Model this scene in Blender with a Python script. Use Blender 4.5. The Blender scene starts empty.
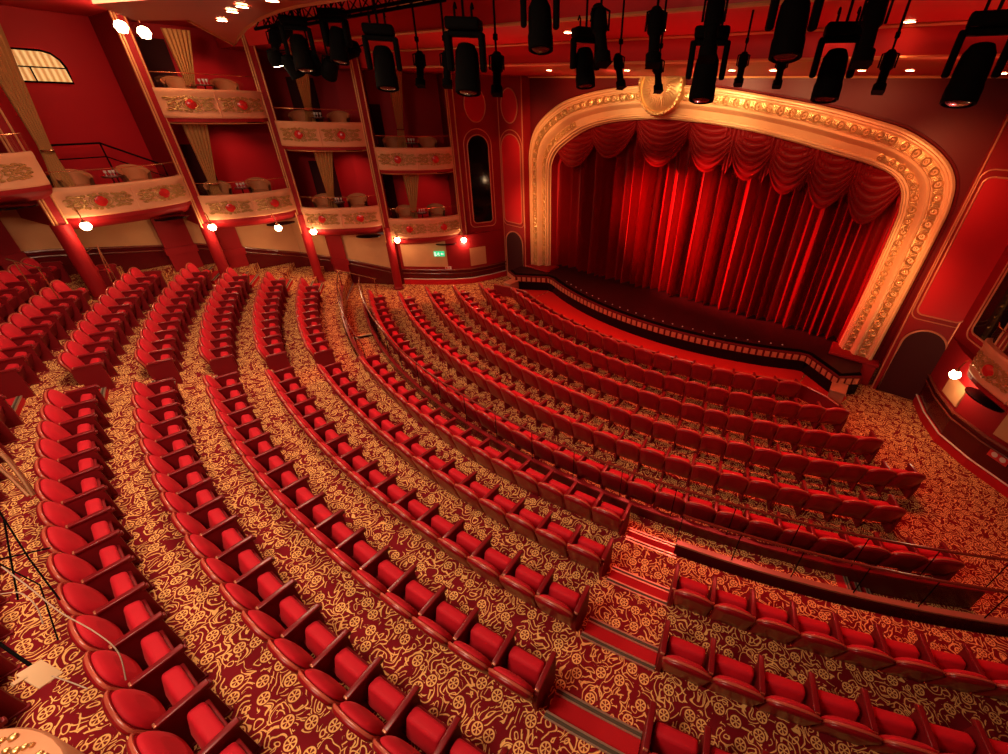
import bpy, bmesh, math, random
from math import sin, cos, pi, radians as rad, hypot, atan2, degrees
from mathutils import Vector, Matrix
random.seed(4)
C = bpy.context.scene.collection
SC = bpy.context.scene

# ------------------------------------------------------------------ camera
CP = Vector((5.3983, -22.9283, 6.9649))
F_ = Vector((-0.48369908, 0.69536905, -0.5315045)); R_ = Vector((0.80951425, 0.58631404, 0.0303729)); U_ = Vector((-0.33274895, 0.41556916, 0.84651073))
FL, PX, PY = 418.505, 65.5306, -11.785
cd = bpy.data.cameras.new('camera'); co = bpy.data.objects.new('camera', cd); C.objects.link(co); SC.camera = co
co.matrix_world = Matrix(((R_.x, U_.x, -F_.x, CP.x), (R_.y, U_.y, -F_.y, CP.y), (R_.z, U_.z, -F_.z, CP.z), (0, 0, 0, 1)))
cd.sensor_fit = 'HORIZONTAL'; cd.sensor_width = 36; cd.lens = FL / 1008 * 36
cd.shift_x = -PX / 1008; cd.shift_y = PY / 1008; cd.clip_start = .05; cd.clip_end = 200
def ray(x, y): return F_ + R_ * ((x - 504 - PX) / FL) - U_ * ((y - 377 - PY) / FL)
def px(P):
    v = Vector(P) - CP; d = v.dot(F_)
    if d < .2: return None
    return 504 + PX + FL * v.dot(R_) / d, 377 + PY - FL * v.dot(U_) / d, d
def at_depth(x, y, d): return CP + ray(x, y) * d
# ------------------------------------------------------------------ world, exposure
w = bpy.data.worlds.new('world'); SC.world = w; w.use_nodes = True
w.node_tree.nodes['Background'].inputs[0].default_value = (1.0, .46, .3, 1); w.node_tree.nodes['Background'].inputs[1].default_value = .08
SC.view_settings.view_transform = 'Standard'; SC.view_settings.look = 'None'; SC.view_settings.exposure = 0.06; SC.view_settings.gamma = 1
SC.view_settings.use_curve_mapping = False
# ------------------------------------------------------------------ house lights, stage spots, added fill spots
def lamp(kind, name, loc, energy, color, to=None, size=1, size_y=None, spot=60, blend=.5):
    l = bpy.data.lights.new(name, kind); l.energy = energy; l.color = color
    if kind == 'AREA':
        l.size = size
        if size_y: l.shape = 'RECTANGLE'; l.size_y = size_y
    elif kind == 'SPOT': l.spot_size = rad(spot); l.spot_blend = blend; l.shadow_soft_size = size
    else: l.shadow_soft_size = size
    o = bpy.data.objects.new(name, l); C.objects.link(o); o.location = loc
    if to is not None: o.rotation_euler = (Vector(to) - Vector(loc)).to_track_quat('-Z', 'Y').to_euler()
    return o
WARM = (1, .62, .36); RED = (1, .09, .06); AMB = (1, .42, .18)
lamp('AREA', 'house_light', (-4.5, -20.5, 8.45), 720, (1, .66, .42), (-5, -20, 0), 3.2, 2)
lamp('AREA', 'house_light', (1.5, -24.5, 8.4), 470, (1, .68, .45), (0, -22, 1), 2.6, 1.6)
for x_ in (-7.5, -4.5, -1.5, 1.5, 4.5, 7.2):
    lamp('SPOT', 'front_stalls_spot', (x_ * .75, -13.0, 7.55), 820, (1, .09, .065), (x_, -15.6, 0), .07, spot=85, blend=1)
for x_ in (-4, -1, 2, 5):
    lamp('SPOT', 'apron_spot', (x_ * .8, -12.8, 7.5), 420, (1, .08, .05), (x_, -11.2, 0), .05, spot=60, blend=1)
for sx_, x_, e_ in ((-5.3, -.8, 17000), (-4.2, 1.8, 12500)):
    lamp('SPOT', 'curtain_spot', (sx_, -12.3, 6.3), e_, (1, .085, .06), (x_, -8.0, 3.2), .05, spot=38, blend=1)
for x_, z_, e_, c_ in ((-6.1, 5.6, 330, (1, .46, .17)), (-6.2, 3.0, 380, (1, .46, .17)), (-4.2, 7.1, 260, (1, .42, .16)), (-1.9, 7.4, 430, (1, .62, .28)), (.6, 7.3, 620, (1, .62, .28)), (2.6, 7.1, 330, (1, .48, .2)), (4.6, 6.8, 230, (1, .30, .12)), (6.3, 5.6, 330, (1, .36, .13)), (6.2, 3.2, 460, (1, .40, .14))):
    lamp('SPOT', 'arch_spot', (x_ * .85, -11.9, min(7.45, z_ + .8)), e_ * 1.2, c_, (x_, -8.8, z_), .25, spot=58, blend=1)
for x_, y_, z_, e_ in ((7.5, -9.4, 4.4, 420), (-7.5, -9.4, 4.2, 260)):
    lamp('SPOT', 'side_wall_fill', (x_ * .35, -13.0, 7.4), e_, (1, .08, .05), (x_, y_, z_), .05, spot=34, blend=1)  # added fill to brighten the tall side panels, no fixture belongs to it
for x_ in (-3.0, 1.5, 5.5):
    lamp('SPOT', 'ceiling_fill', (x_, -13.6, 5.6), 130, (1, .13, .10), (x_ * 1.05, -14.6, 8.2), .05, spot=120, blend=1)  # upward fill added in mid-air to redden the ceiling

# ------------------------------------------------------------------ materials
def mat(name, col, rough=.6, metal=0, coat=0, sheen=0, bump=None, var=None, emit=None, estr=0, spec=.22, alpha=1, trans=0):
    m = bpy.data.materials.new(name); m.use_nodes = True; nt = m.node_tree; b = nt.nodes['Principled BSDF']
    b.inputs['Base Color'].default_value = (*col, 1); b.inputs['Roughness'].default_value = rough; b.inputs['Metallic'].default_value = metal
    b.inputs['Coat Weight'].default_value = coat; b.inputs['Coat Roughness'].default_value = .25; b.inputs['Sheen Weight'].default_value = sheen; b.inputs['Sheen Roughness'].default_value = .4
    if sheen: b.inputs['Sheen Tint'].default_value = (1, .12, .12, 1)
    b.inputs['Specular IOR Level'].default_value = spec
    b.inputs['Alpha'].default_value = alpha; b.inputs['Transmission Weight'].default_value = trans
    if emit: b.inputs['Emission Color'].default_value = (*emit, 1); b.inputs['Emission Strength'].default_value = estr
    if var or bump:
        tc = nt.nodes.new('ShaderNodeTexCoord')
        n = nt.nodes.new('ShaderNodeTexNoise'); n.inputs['Scale'].default_value = (bump or var)[0]; n.inputs['Detail'].default_value = 4
        nt.links.new(tc.outputs['Object'], n.inputs['Vector'])
        if var:
            mx = nt.nodes.new('ShaderNodeMix'); mx.data_type = 'RGBA'
            mx.inputs[6].default_value = (*col, 1); mx.inputs[7].default_value = (*var[1], 1)
            n2 = nt.nodes.new('ShaderNodeTexNoise'); n2.inputs['Scale'].default_value = var[0]; n2.inputs['Detail'].default_value = 3
            nt.links.new(tc.outputs['Object'], n2.inputs['Vector']); nt.links.new(n2.outputs[0], mx.inputs[0]); nt.links.new(mx.outputs[2], b.inputs['Base Color'])
        if bump:
            bp = nt.nodes.new('ShaderNodeBump'); bp.inputs['Strength'].default_value = bump[1]; bp.inputs['Distance'].default_value = .01
            nt.links.new(n.outputs[0], bp.inputs['Height']); nt.links.new(bp.outputs[0], b.inputs['Normal'])
    return m
M = {}
M['velvet'] = mat('velvet', (.64, .012, .030), .7, sheen=.22, var=(6, (.48, .010, .022)), bump=(60, .15))
M['vinyl'] = mat('vinyl', (.27, .005, .011), .33, coat=.35, bump=(9, .06))
M['rim'] = mat('rim_vinyl', (.50, .10, .06), .27, coat=.6)  # lighter coppery tone paints in the lit highlight along the seat backs
M['seatside'] = mat('seat_side', (.20, .006, .010), .55, bump=(40, .1))
M['arm'] = mat('arm_pad', (.20, .008, .012), .32, coat=.35)
M['armtip'] = mat('arm_tip', (.55, .22, .13), .3, metal=.5)
M['redwall'] = mat('red_wall', (.30, .006, .010), .6, var=(1.2, (.24, .005, .008)), bump=(30, .05))
M['redpanel'] = mat('red_panel', (.52, .008, .016), .55, bump=(60, .05))
M['deepred'] = mat('deep_red', (.12, .004, .006), .45, bump=(20, .05))
M['maroon'] = mat('maroon_gloss', (.09, .004, .005), .22, coat=.4)
M['darkpanel'] = mat('dark_door', (.05, .003, .004), .7, bump=(8, .1))
M['beige'] = mat('beige_wall', (.66, .33, .15), .6, var=(2, (.50, .23, .11)))
M['gilt'] = mat('gilt_moulding', (.62, .30, .12), .38, metal=.35, var=(5, (.70, .36, .15)))
M['archgold'] = mat('arch_gold', (.86, .52, .27), .36, metal=.15, var=(3, (.78, .42, .20)))
M['archorn'] = mat('arch_ornament', (.70, .42, .17), .3, metal=.75)
M['trimline'] = mat('copper_line', (.66, .24, .13), .35, metal=.3)
M['front'] = mat('balcony_plaster', (.74, .37, .20), .55, var=(4, (.66, .30, .15)), bump=(25, .1))
M['frontorn'] = mat('balcony_relief', (.60, .34, .12), .38, metal=.3, var=(14, (.34, .17, .05)))
M['jewel'] = mat('red_cabochon', (.55, .02, .02), .2, coat=.5)
M['drape'] = mat('gold_drape', (.50, .26, .09), .6, sheen=.3)
M['wicker'] = mat('chair_fabric', (.50, .19, .08), .6, bump=(80, .2))
M['chairout'] = mat('chair_shell', (.28, .10, .05), .5)
M['black'] = mat('black_metal', (.003, .0025, .0025), .8, spec=.05)
M['blackgloss'] = mat('black_gloss', (.004, .003, .004), .06)
M['lensglass'] = mat('lens_glass', (.02, .018, .02), .05, coat=1)
M['brass'] = mat('brass', (.70, .36, .18), .25, metal=.9)
M['wood'] = mat('mahogany_rail', (.20, .035, .02), .25, coat=.5, var=(8, (.15, .02, .014)))
M['curb'] = mat('curb_wood', (.38, .15, .09), .3, coat=.4)
M['nosing'] = mat('nosing_metal', (.70, .62, .45), .3, metal=.8)
M['nosgrey'] = mat('nosing_rubber', (.09, .07, .045), .6)
M['stepred'] = mat('step_carpet', (.48, .010, .016), .9, bump=(90, .3))
M['pitred'] = mat('pit_carpet', (.62, .02, .018), .85, bump=(90, .2))
M['stage'] = mat('stage_floor', (.03, .004, .006), .5, var=(3, (.045, .006, .008)))
M['ceilA'] = mat('ceiling_red', (.50, .02, .024), .45)
M['ceilB'] = mat('ceiling_rose', (.42, .10, .06), .4)
M['bulb'] = mat('globe', (1, .85, .6), .3, emit=(1, .66, .34), estr=26)
M['down'] = mat('downlight', (1, .85, .6), .3, emit=(1, .74, .45), estr=30)
M['cup'] = mat('white_china', (.8, .74, .68), .25)
M['table'] = mat('table_top', (.10, .03, .02), .3, coat=.4)
M['glass'] = mat('clear_glass', (1, .9, .88), .03, trans=1, alpha=.12)
M['litblind'] = mat('lit_blinds', (.8, .5, .2), .6, emit=(1, .55, .2), estr=.75)
_nt = M['litblind'].node_tree; _w = _nt.nodes.new('ShaderNodeTexWave'); _w.inputs['Scale'].default_value = 2.4; _w.inputs['Distortion'].default_value = .8; _tc = _nt.nodes.new('ShaderNodeTexCoord'); _nt.links.new(_tc.outputs['Object'], _w.inputs['Vector'])
_r = _nt.nodes.new('ShaderNodeMix'); _r.data_type = 'RGBA'; _r.inputs[6].default_value = (.42, .16, .04, 1); _r.inputs[7].default_value = (1, .6, .22, 1); _nt.links.new(_w.outputs[0], _r.inputs[0]); _nt.links.new(_r.outputs[2], _nt.nodes['Principled BSDF'].inputs['Emission Color'])
M['paper'] = mat('ivory_card', (.62, .42, .24), .5)
M['cable'] = mat('pale_cable', (.45, .33, .24), .5)
M['green'] = mat('exit_green', (.02, .35, .12), .4, emit=(.05, .9, .35), estr=.7)
M['signwhite'] = mat('sign_white', (.8, .85, .8), .4, emit=(.8, 1, .85), estr=.8)
M['plate'] = mat('plate_white', (.75, .6, .5), .5)
M['platered'] = mat('plate_red', (.6, .03, .03), .5)

def carpet():
    m = bpy.data.materials.new('swirl_carpet'); m.use_nodes = True; nt = m.node_tree; N = nt.nodes; L = nt.links; b = N['Principled BSDF']
    b.inputs['Roughness'].default_value = .9; b.inputs['Specular IOR Level'].default_value = .15
    tc = N.new('ShaderNodeTexCoord')
    def math_(op, a, c=None, v=None):
        n = N.new('ShaderNodeMath'); n.operation = op
        for i, s in enumerate((a, c, v)):
            if s is None: continue
            if isinstance(s, (int, float)): n.inputs[i].default_value = s
            else: L.new(s, n.inputs[i])
        return n.outputs[0]
    # warp
    wn = N.new('ShaderNodeTexNoise'); wn.inputs['Scale'].default_value = 5.2; wn.inputs['Detail'].default_value = 1; L.new(tc.outputs['Object'], wn.inputs['Vector'])
    vm = N.new('ShaderNodeVectorMath'); vm.operation = 'MULTIPLY_ADD'; L.new(wn.outputs['Color'], vm.inputs[0]); vm.inputs[1].default_value = (.19, .19, 0); L.new(tc.outputs['Object'], vm.inputs[2])
    # swirl lines: evenly wide arcs around warped cell centres, broken up by a second noise
    def arcs(scale, k, wdt, off_, gate_):
        ad = N.new('ShaderNodeVectorMath'); ad.operation = 'ADD'; ad.inputs[1].default_value = off_; L.new(vm.outputs[0], ad.inputs[0])
        v = N.new('ShaderNodeTexVoronoi'); v.voronoi_dimensions = '2D'; v.inputs['Scale'].default_value = scale; L.new(ad.outputs[0], v.inputs['Vector'])
        f = math_('FRACT', math_('MULTIPLY', v.outputs['Distance'], k)); ln = math_('LESS_THAN', math_('ABSOLUTE', math_('SUBTRACT', f, .5)), wdt)
        g = N.new('ShaderNodeTexNoise'); g.inputs['Scale'].default_value = 8.0; g.inputs['Detail'].default_value = 0; L.new(ad.outputs[0], g.inputs['Vector'])
        return math_('MULTIPLY', ln, math_('GREATER_THAN', g.outputs[0], gate_))
    line = math_('MAXIMUM', arcs(4.0, 4.6, .12, (0, 0, 0), .42), arcs(5.2, 3.0, .085, (3.7, 8.1, 2.0), .44))
    # rosettes: voronoi cells with ring, hub and spokes
    vo = N.new('ShaderNodeTexVoronoi'); vo.inputs['Scale'].default_value = 3.9; vo.inputs['Randomness'].default_value = .75; vo.voronoi_dimensions = '2D'; L.new(tc.outputs['Object'], vo.inputs['Vector'])
    dist = vo.outputs['Distance']
    ring = math_('LESS_THAN', math_('ABSOLUTE', math_('SUBTRACT', dist, .21)), .028)
    hub = math_('LESS_THAN', dist, .05)
    sc = N.new('ShaderNodeVectorMath'); sc.operation = 'SCALE'; sc.inputs['Scale'].default_value = 2.7; L.new(tc.outputs['Object'], sc.inputs[0])
    sb = N.new('ShaderNodeVectorMath'); sb.operation = 'SUBTRACT'; L.new(tc.outputs['Object'], sb.inputs[0]); L.new(vo.outputs['Position'], sb.inputs[1])
    sp = N.new('ShaderNodeSeparateXYZ'); L.new(sb.outputs[0], sp.inputs[0])
    an = math_('ARCTAN2', sp.outputs[1], sp.outputs[0])
    spoke = math_('GREATER_THAN', math_('COSINE', math_('MULTIPLY', an, 6.0)), .35)
    inner = math_('LESS_THAN', dist, .19)
    spoke = math_('MULTIPLY', spoke, inner)
    ros = math_('MAXIMUM', math_('MAXIMUM', ring, hub), spoke)
    inside = math_('LESS_THAN', dist, .29)
    tot = math_('MAXIMUM', math_('MULTIPLY', line, math_('SUBTRACT', 1.0, inside)), ros)
    gn = N.new('ShaderNodeTexNoise'); gn.inputs['Scale'].default_value = 1.3; L.new(tc.outputs['Object'], gn.inputs['Vector'])
    cr = N.new('ShaderNodeMix'); cr.data_type = 'RGBA'; cr.inputs[6].default_value = (.96, .50, .16, 1); cr.inputs[7].default_value = (.88, .55, .19, 1); L.new(gn.outputs[0], cr.inputs[0])
    mx = N.new('ShaderNodeMix'); mx.data_type = 'RGBA'; mx.inputs[6].default_value = (.20, .006, .012, 1); L.new(cr.outputs[2], mx.inputs[7]); L.new(tot, mx.inputs[0])
    L.new(mx.outputs[2], b.inputs['Base Color'])
    return m
M['carpet'] = carpet()

# ------------------------------------------------------------------ mesh helpers
class MB:
    def __init__(s): s.v = []; s.f = []; s.m = []
    def add(s, vs, fs, mi=0):
        o = len(s.v); s.v += [tuple(v) for v in vs]; s.f += [tuple(i + o for i in f) for f in fs]; s.m += [mi] * len(fs); return s
    def box(s, x0, x1, y0, y1, z0, z1, T=None, mi=0):
        vs = [Vector((x, y, z)) for z in (z0, z1) for y in (y0, y1) for x in (x0, x1)]
        if T is not None: vs = [T @ v for v in vs]
        return s.add(vs, [(0, 2, 3, 1), (4, 5, 7, 6), (0, 1, 5, 4), (2, 6, 7, 3), (0, 4, 6, 2), (1, 3, 7, 5)], mi)
    def rbox(s, x0, x1, y0, y1, z0, z1, r=.02, T=None, mi=0):
        """box with chamfered/rounded edges in all directions"""
        bm = bmesh.new(); bmesh.ops.create_cube(bm, size=1)
        for v in bm.verts: v.co = Vector((x0 + (v.co.x + .5) * (x1 - x0), y0 + (v.co.y + .5) * (y1 - y0), z0 + (v.co.z + .5) * (z1 - z0)))
        bmesh.ops.bevel(bm, geom=list(bm.edges), offset=r, segments=3, affect='EDGES', profile=.5)
        bm.verts.index_update(); vs = [v.co.copy() for v in bm.verts]
        if T is not None: vs = [T @ v for v in vs]
        fs = [[v.index for v in f.verts] for f in bm.faces]; bm.free(); return s.add(vs, fs, mi)
    def tube(s, pts, r, n=8, caps=True, mi=0, closed=False):
        pts = [Vector(p) for p in pts]; rs = r if isinstance(r, (list, tuple)) else [r] * len(pts); vs = []; fs = []
        up = None
        for i, p in enumerate(pts):
            a = pts[(i - 1) % len(pts)] if (i or closed) else p; b = pts[(i + 1) % len(pts)] if (i < len(pts) - 1 or closed) else p
            t = (b - a).normalized()
            if up is None: up = Vector((0, 0, 1)) if abs(t.z) < .9 else Vector((0, 1, 0))
            x = t.cross(up).normalized(); y = x.cross(t).normalized(); up = y
            for k in range(n): vs.append(p + x * (rs[i] * cos(2 * pi * k / n)) + y * (rs[i] * sin(2 * pi * k / n)))
        m_ = len(pts)
        for i in range(m_ if closed else m_ - 1):
            j = (i + 1) % m_
            for k in range(n): fs.append((i * n + k, i * n + (k + 1) % n, j * n + (k + 1) % n, j * n + k))
        if caps and not closed: fs += [tuple(range(n))[::-1], tuple(range((m_ - 1) * n, m_ * n))]
        return s.add(vs, fs, mi)
    def lathe(s, prof, c=(0, 0, 0), n=20, T=None, mi=0):
        vs = []; fs = []
        for (r, z) in prof:
            for k in range(n): vs.append(Vector((r * cos(2 * pi * k / n), r * sin(2 * pi * k / n), z)))
        for i in range(len(prof) - 1):
            for k in range(n): fs.append((i * n + k, i * n + (k + 1) % n, (i + 1) * n + (k + 1) % n, (i + 1) * n + k))
        fs += [tuple(range(n))[::-1], tuple(range((len(prof) - 1) * n, len(prof) * n))]
        vs = [(T @ v) if T is not None else v for v in vs]; vs = [v + Vector(c) for v in vs]
        return s.add(vs, fs, mi)
    def prism(s, poly, y0, y1, T=None, mi=0):
        """poly of (x,z) extruded along y"""
        n = len(poly); vs = [Vector((x, y0, z)) for x, z in poly] + [Vector((x, y1, z)) for x, z in poly]
        if T is not None: vs = [T @ v for v in vs]
        return s.add(vs, [tuple(range(n)), tuple(range(n, 2 * n))[::-1]] + [(i, i + n, (i + 1) % n + n, (i + 1) % n) for i in range(n)], mi)
    def grid(s, rows, closed_u=False, mi=0):
        n = len(rows[0]); vs = [p for r in rows for p in r]; fs = []
        for i in range(len(rows) - 1):
            for k in range(n if closed_u else n - 1): fs.append((i * n + k, i * n + (k + 1) % n, (i + 1) * n + (k + 1) % n, (i + 1) * n + k))
        return s.add(vs, fs, mi)
    def mesh(s, name, mats, smooth=35):
        me = bpy.data.meshes.new(name); me.from_pydata(s.v, [], s.f)
        for mm in (mats if isinstance(mats, (list, tuple)) else [mats]): me.materials.append(mm)
        if len(set(s.m)) > 1: me.polygons.foreach_set('material_index', s.m)
        bm = bmesh.new(); bm.from_mesh(me); bmesh.ops.recalc_face_normals(bm, faces=bm.faces); bm.to_mesh(me); bm.free()
        if smooth:
            me.shade_smooth(); me.set_sharp_from_angle(angle=rad(smooth))
        me.update(); return me
    def build(s, name, mats, parent=None, smooth=35, **kw):
        return link(name, s.mesh(name, mats, smooth), parent, **kw)
def link(name, data, parent=None, loc=None, rot=None, label=None, cat=None, group=None, kind=None):
    o = bpy.data.objects.new(name, data); C.objects.link(o)
    if parent: o.parent = parent
    if loc is not None: o.location = loc
    if rot is not None: o.rotation_euler = rot
    if label: o['label'] = label
    if cat: o['category'] = cat
    if group: o['group'] = group
    if kind: o['kind'] = kind
    return o
def thing(name, label, cat, loc=(0, 0, 0), rz=0, group=None): return link(name, None, None, loc, (0, 0, rz), label, cat, group)
def struct(name, mb, m, smooth=35): return mb.build(name, m, None, smooth, kind='structure')
def pol(R, a, z=0): a = rad(a); return Vector((R * sin(a), -R * cos(a), z))
def arc(R, a0, a1, z, n): return [pol(R, a0 + (a1 - a0) * i / n, z) for i in range(n + 1)]
def copy_tree(o, parent=None):
    c = o.copy(); C.objects.link(c); c.parent = parent
    for ch in CH.get(o.name, []):
        copy_tree(ch, c)
    return c
CH = {}
def reg(root):
    """remember the children lists once (obj.children is slow in big scenes)"""
    allo = list(C.objects); d = {}
    for o in allo:
        if o.parent: d.setdefault(o.parent.name, []).append(o)
    def rec(o):
        CH[o.name] = d.get(o.name, [])
        for c in CH[o.name]: rec(c)
    rec(root)

# ------------------------------------------------------------------ layout numbers
ROWR = {-1: 25.95, 0: 24.93, 1: 23.87, 2: 22.85, 3: 21.84, 4: 20.81, 5: 19.80, 6: 18.80, 7: 17.70, 8: 16.70, 9: 15.70, 10: 14.70, 11: 13.69, 12: 12.69}
ROWZ = {-1: 2.05, 0: 1.80, 1: 1.56, 2: 1.295, 3: 1.045, 4: .785, 5: .535, 6: .285}
for k in range(7, 13): ROWZ[k] = 0
# ------------------------------------------------------------------ floors
fm = MB()
# flat front floor
rows_ = [arc(R, -46, 46, 0, 60) for R in (9.0, 12, 15, 17.95, 18.80)]
fm.grid(rows_)
# row terraces (treads and risers)
edges = {k: ROWR[k] + .03 for k in ROWR}
for k in (6, 5, 4, 3, 2, 1, 0, -1):
    z = ROWZ[k]
    if k == 6: r0, r1, a0, a1 = 17.95, edges[6], -23.2, 22.0
    else: r0, r1, a0, a1 = edges[k + 1], edges.get(k, 30), -52, 52
    if k == -1: r1 = 31
    zb = ROWZ[k + 1] if k < 6 else 0
    fm.grid([arc(r0, a0, a1, zb if k != 5 else 0, 80), arc(r0, a0, a1, z, 80), arc(r1, a0, a1, z, 80)])
struct('floor', fm, M['carpet'], 0)
# aisle half-steps with metal nosings
def aisle_steps(kind, a0, a1, ks, word, wh):
    for k in ks:
        lo = ROWZ[k]; hi = ROWZ[k - 1]; zm = (lo + hi) / 2; r1 = edges[k]; r0 = r1 - .29
        t = thing('aisle_step', 'red half step with metal nosings, %s, %s' % (wh[k], word), 'step', pol(r0, (a0 + a1) / 2, lo), 0, 'red half steps in the stepped aisles')
        off = -t.location
        def P(R, a, z): return pol(R, a, z) + off
        n = 6
        def A(R, z): return [P(R, a0 + (a1 - a0) * i / n, z) for i in range(n + 1)]
        m = MB(); m.grid([A(r0, lo + .001), A(r0, zm), A(r1 + .002, zm), A(r1 + .002, lo + .001)]); m.grid([A(r0, lo + .001), A(r1 + .002, lo + .001)])
        for i in (0, n):
            m.add([A(r0, lo)[i], A(r0, zm)[i], A(r1, zm)[i], A(r1, lo)[i]], [(0, 1, 2, 3)])
        m.build('tread', M['stepred'], t, 0)
        for (R, zz) in ((r0, zm), (r1, hi)):
            q = MB()
            for (ra, rb, mi, h) in ((R - .006, R + .014, 0, .010), (R + .014, R + .050, 1, .007), (R + .050, R + .068, 0, .010)):
                q.grid([A(ra, zz - .012), A(ra, zz + h), A(rb, zz + h), A(rb, zz - .004)], mi=mi)
            q.build('nosing', [M['nosing'], M['nosgrey']], t, 0)
WH = {6: 'by the railed wall', 5: 'second above the railed wall', 4: 'third above the railed wall', 3: 'fourth above the railed wall', 2: 'fifth above the railed wall', 1: 'sixth above the railed wall', 0: 'topmost'}
aisle_steps('r', 11.15, 13.85, (6, 5, 4, 3), 'right-hand aisle', WH)
aisle_steps('l', -15.75, -13.7, (4, 3, 2, 1, 0), 'left-hand aisle', WH)
aisle_steps('w', -36.0, -33.2, (5, 4, 3, 2), 'left wall walkway', WH)
# ramp steps at both ends of the cross walk
def cross_step(sgn, word):
    t = thing('cross_walk_steps', 'three metal nosings on red steps across the sunken walk, %s end' % word, 'steps', pol(18.35, sgn * 22.6, 0))
    off = -t.location; q = MB(); m = MB()
    for i, (a, z) in enumerate(((22.0, .285), (22.65, .19), (23.3, .095))):
        a *= sgn; b = a + sgn * .65
        m.grid([[pol(R, a, z - .0) + off, pol(R, b, z) + off, pol(R, b, max(0, z - .095)) + off] for R in (17.98, 18.72)])
        e = sgn * .07
        for (s0, s1, mi) in ((0, 1.2, 0), (1.2, 2.4, 1), (2.4, 3.4, 0)):
            q.grid([[pol(R, b - e * s0, z + .006) + off, pol(R, b - e * s1, z + .006) + off] for R in (17.98, 18.72)], mi=mi)
    m.build('tread', M['stepred'], t, 0); q.build('nosing', [M['nosing'], M['nosgrey']], t, 0)
cross_step(1, 'right'); cross_step(-1, 'left')

# sweep of a vertical profile along an arc
def sweep_arc(mb, prof, a0, a1, n, R, mi=0, off=Vector((0, 0, 0))):
    rows = []
    for (dr, z) in prof: rows.append([p + off for p in arc(R + dr, a0, a1, z, n)])
    mb.grid(rows + [rows[0]], mi=mi)
    k = len(prof); 
    for i in (0, n): mb.add([rows[j][i] for j in range(k)], [tuple(range(k))], mi)
def railed_wall(name, label, cat, R, a0, a1, zb, zt, rail_z, posts, n=60, wall_m='maroon', cw=.05):
    t = thing(name, label, cat, pol(R, (a0 + a1) / 2, zb)); off = -t.location
    m = MB(); sweep_arc(m, [(-.03, zb), (-.03, zt - .04), (.05, zt - .04), (.05, zb)], a0, a1, n, R, off=off); m.build('panel', M[wall_m], t)
    m = MB(); sweep_arc(m, [(-.04, zt - .035), (-.04, zt), (cw, zt), (cw, zt - .035)], a0, a1, n, R, off=off); m.build('cap', M['curb'] if 'curb' in label else M['arm'], t)
    m = MB(); m.tube([p + off for p in arc(R, a0, a1, rail_z, n)], .022, 8); m.build('handrail', M['wood'], t)
    for i in range(posts):
        a = a0 + (a1 - a0) * (i + .5 * (posts == 1)) / max(1, posts - 1)
        m = MB(); m.tube([pol(R, a, zt) + off, pol(R, a, rail_z) + off], .008, 6); m.build('post', M['black'], t)
    return t
railed_wall('railed_low_wall', 'long curved maroon low wall with thin handrail behind the front stalls', 'low wall', 18.06, -31.5, 29.0, 0, .52, 1.28, 20, 90)
railed_wall('railed_low_wall', 'curved wooden curb with thin handrail before the right block of seats', 'low wall', 18.68, 13.7, 33, 0, .69, 1.36, 8, 40)
railed_wall('railed_low_wall', 'curved maroon wall with handrail beside the sunken walk at left', 'low wall', 18.76, -33.5, -14.6, 0, .78, 1.33, 9, 40)
# orchestra barrier in front of the first row
t = thing('orchestra_barrier', 'low dark red curved barrier between the first row and the stage pit', 'barrier', (0, -12.1, 0)); off = -t.location
m = MB(); pts = [Vector((-6.75, -11.2, 0)), Vector((-5.9, -11.0, 0))] + arc(12.12, -25.5, 24.3, 0, 40) + [Vector((5.8, -11.3, 0)), Vector((6.35, -11.7, 0))]
for i in range(len(pts) - 1):
    a, b = pts[i] + off, pts[i + 1] + off; d = (b - a).normalized(); nrm = Vector((-d.y, d.x, 0)) * .03
    m.add([a - nrm, b - nrm, b + nrm, a + nrm] + [v + Vector((0, 0, .42)) for v in (a - nrm, b - nrm, b + nrm, a + nrm)], [(0, 1, 2, 3), (4, 7, 6, 5), (0, 4, 5, 1), (1, 5, 6, 2), (2, 6, 7, 3), (3, 7, 4, 0)])
m.build('panel', M['seatside'], t)
m = MB(); m.tube([p + off + Vector((0, 0, .43)) for p in pts], .025, 6); m.build('cap', M['rim'], t)

# ------------------------------------------------------------------ stage
m = MB(); pit = arc(12.09, -25.3, 24.2, .004, 40) + [Vector((6.0, -11.2, .004)), Vector((6.4, -10.3, .004)), Vector((5.2, -9.3, .004))] + [p for p in arc(10.6, 28.9, -28.9, .004, 30)] + [Vector((-5.2, -9.3, .004)), Vector((-6.4, -10.0, .004)), Vector((-6.0, -10.9, .004))]
inner = [Vector((-5.2, -9.3, .004))] + arc(10.6, -28.9, 28.9, .004, 40) + [Vector((5.2, -9.3, .004))]
m = MB(); A1 = arc(12.09, -25.6, 24.6, .004, 40); A0 = arc(10.5, -29.2, 29.2, .004, 40); m.grid([A0, A1])
m.add([Vector((5.2, -9.2, .004)), A1[-1], Vector((6.1, -11.25, .004)), Vector((6.35, -10.25, .004)), Vector((-5.2, -9.2, .004)), A1[0], Vector((-6.1, -11.0, .004)), Vector((-6.5, -10.1, .004))], [(0, 1, 2, 3), (4, 5, 6, 7)])
pf = m.build('pit_floor', M['pitred'], None, 0, kind='structure'); pf.name = 'floor'
ZS = .67
lip = [Vector((-7.0, -10.0, 0)), Vector((-6.45, -10.25, 0)), Vector((-5.25, -9.45, 0))] + arc(10.72, -27.6, 26.6, 0, 44) + [Vector((5.0, -9.55, 0)), Vector((5.95, -10.35, 0)), Vector((6.5, -9.9, 0))]
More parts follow.
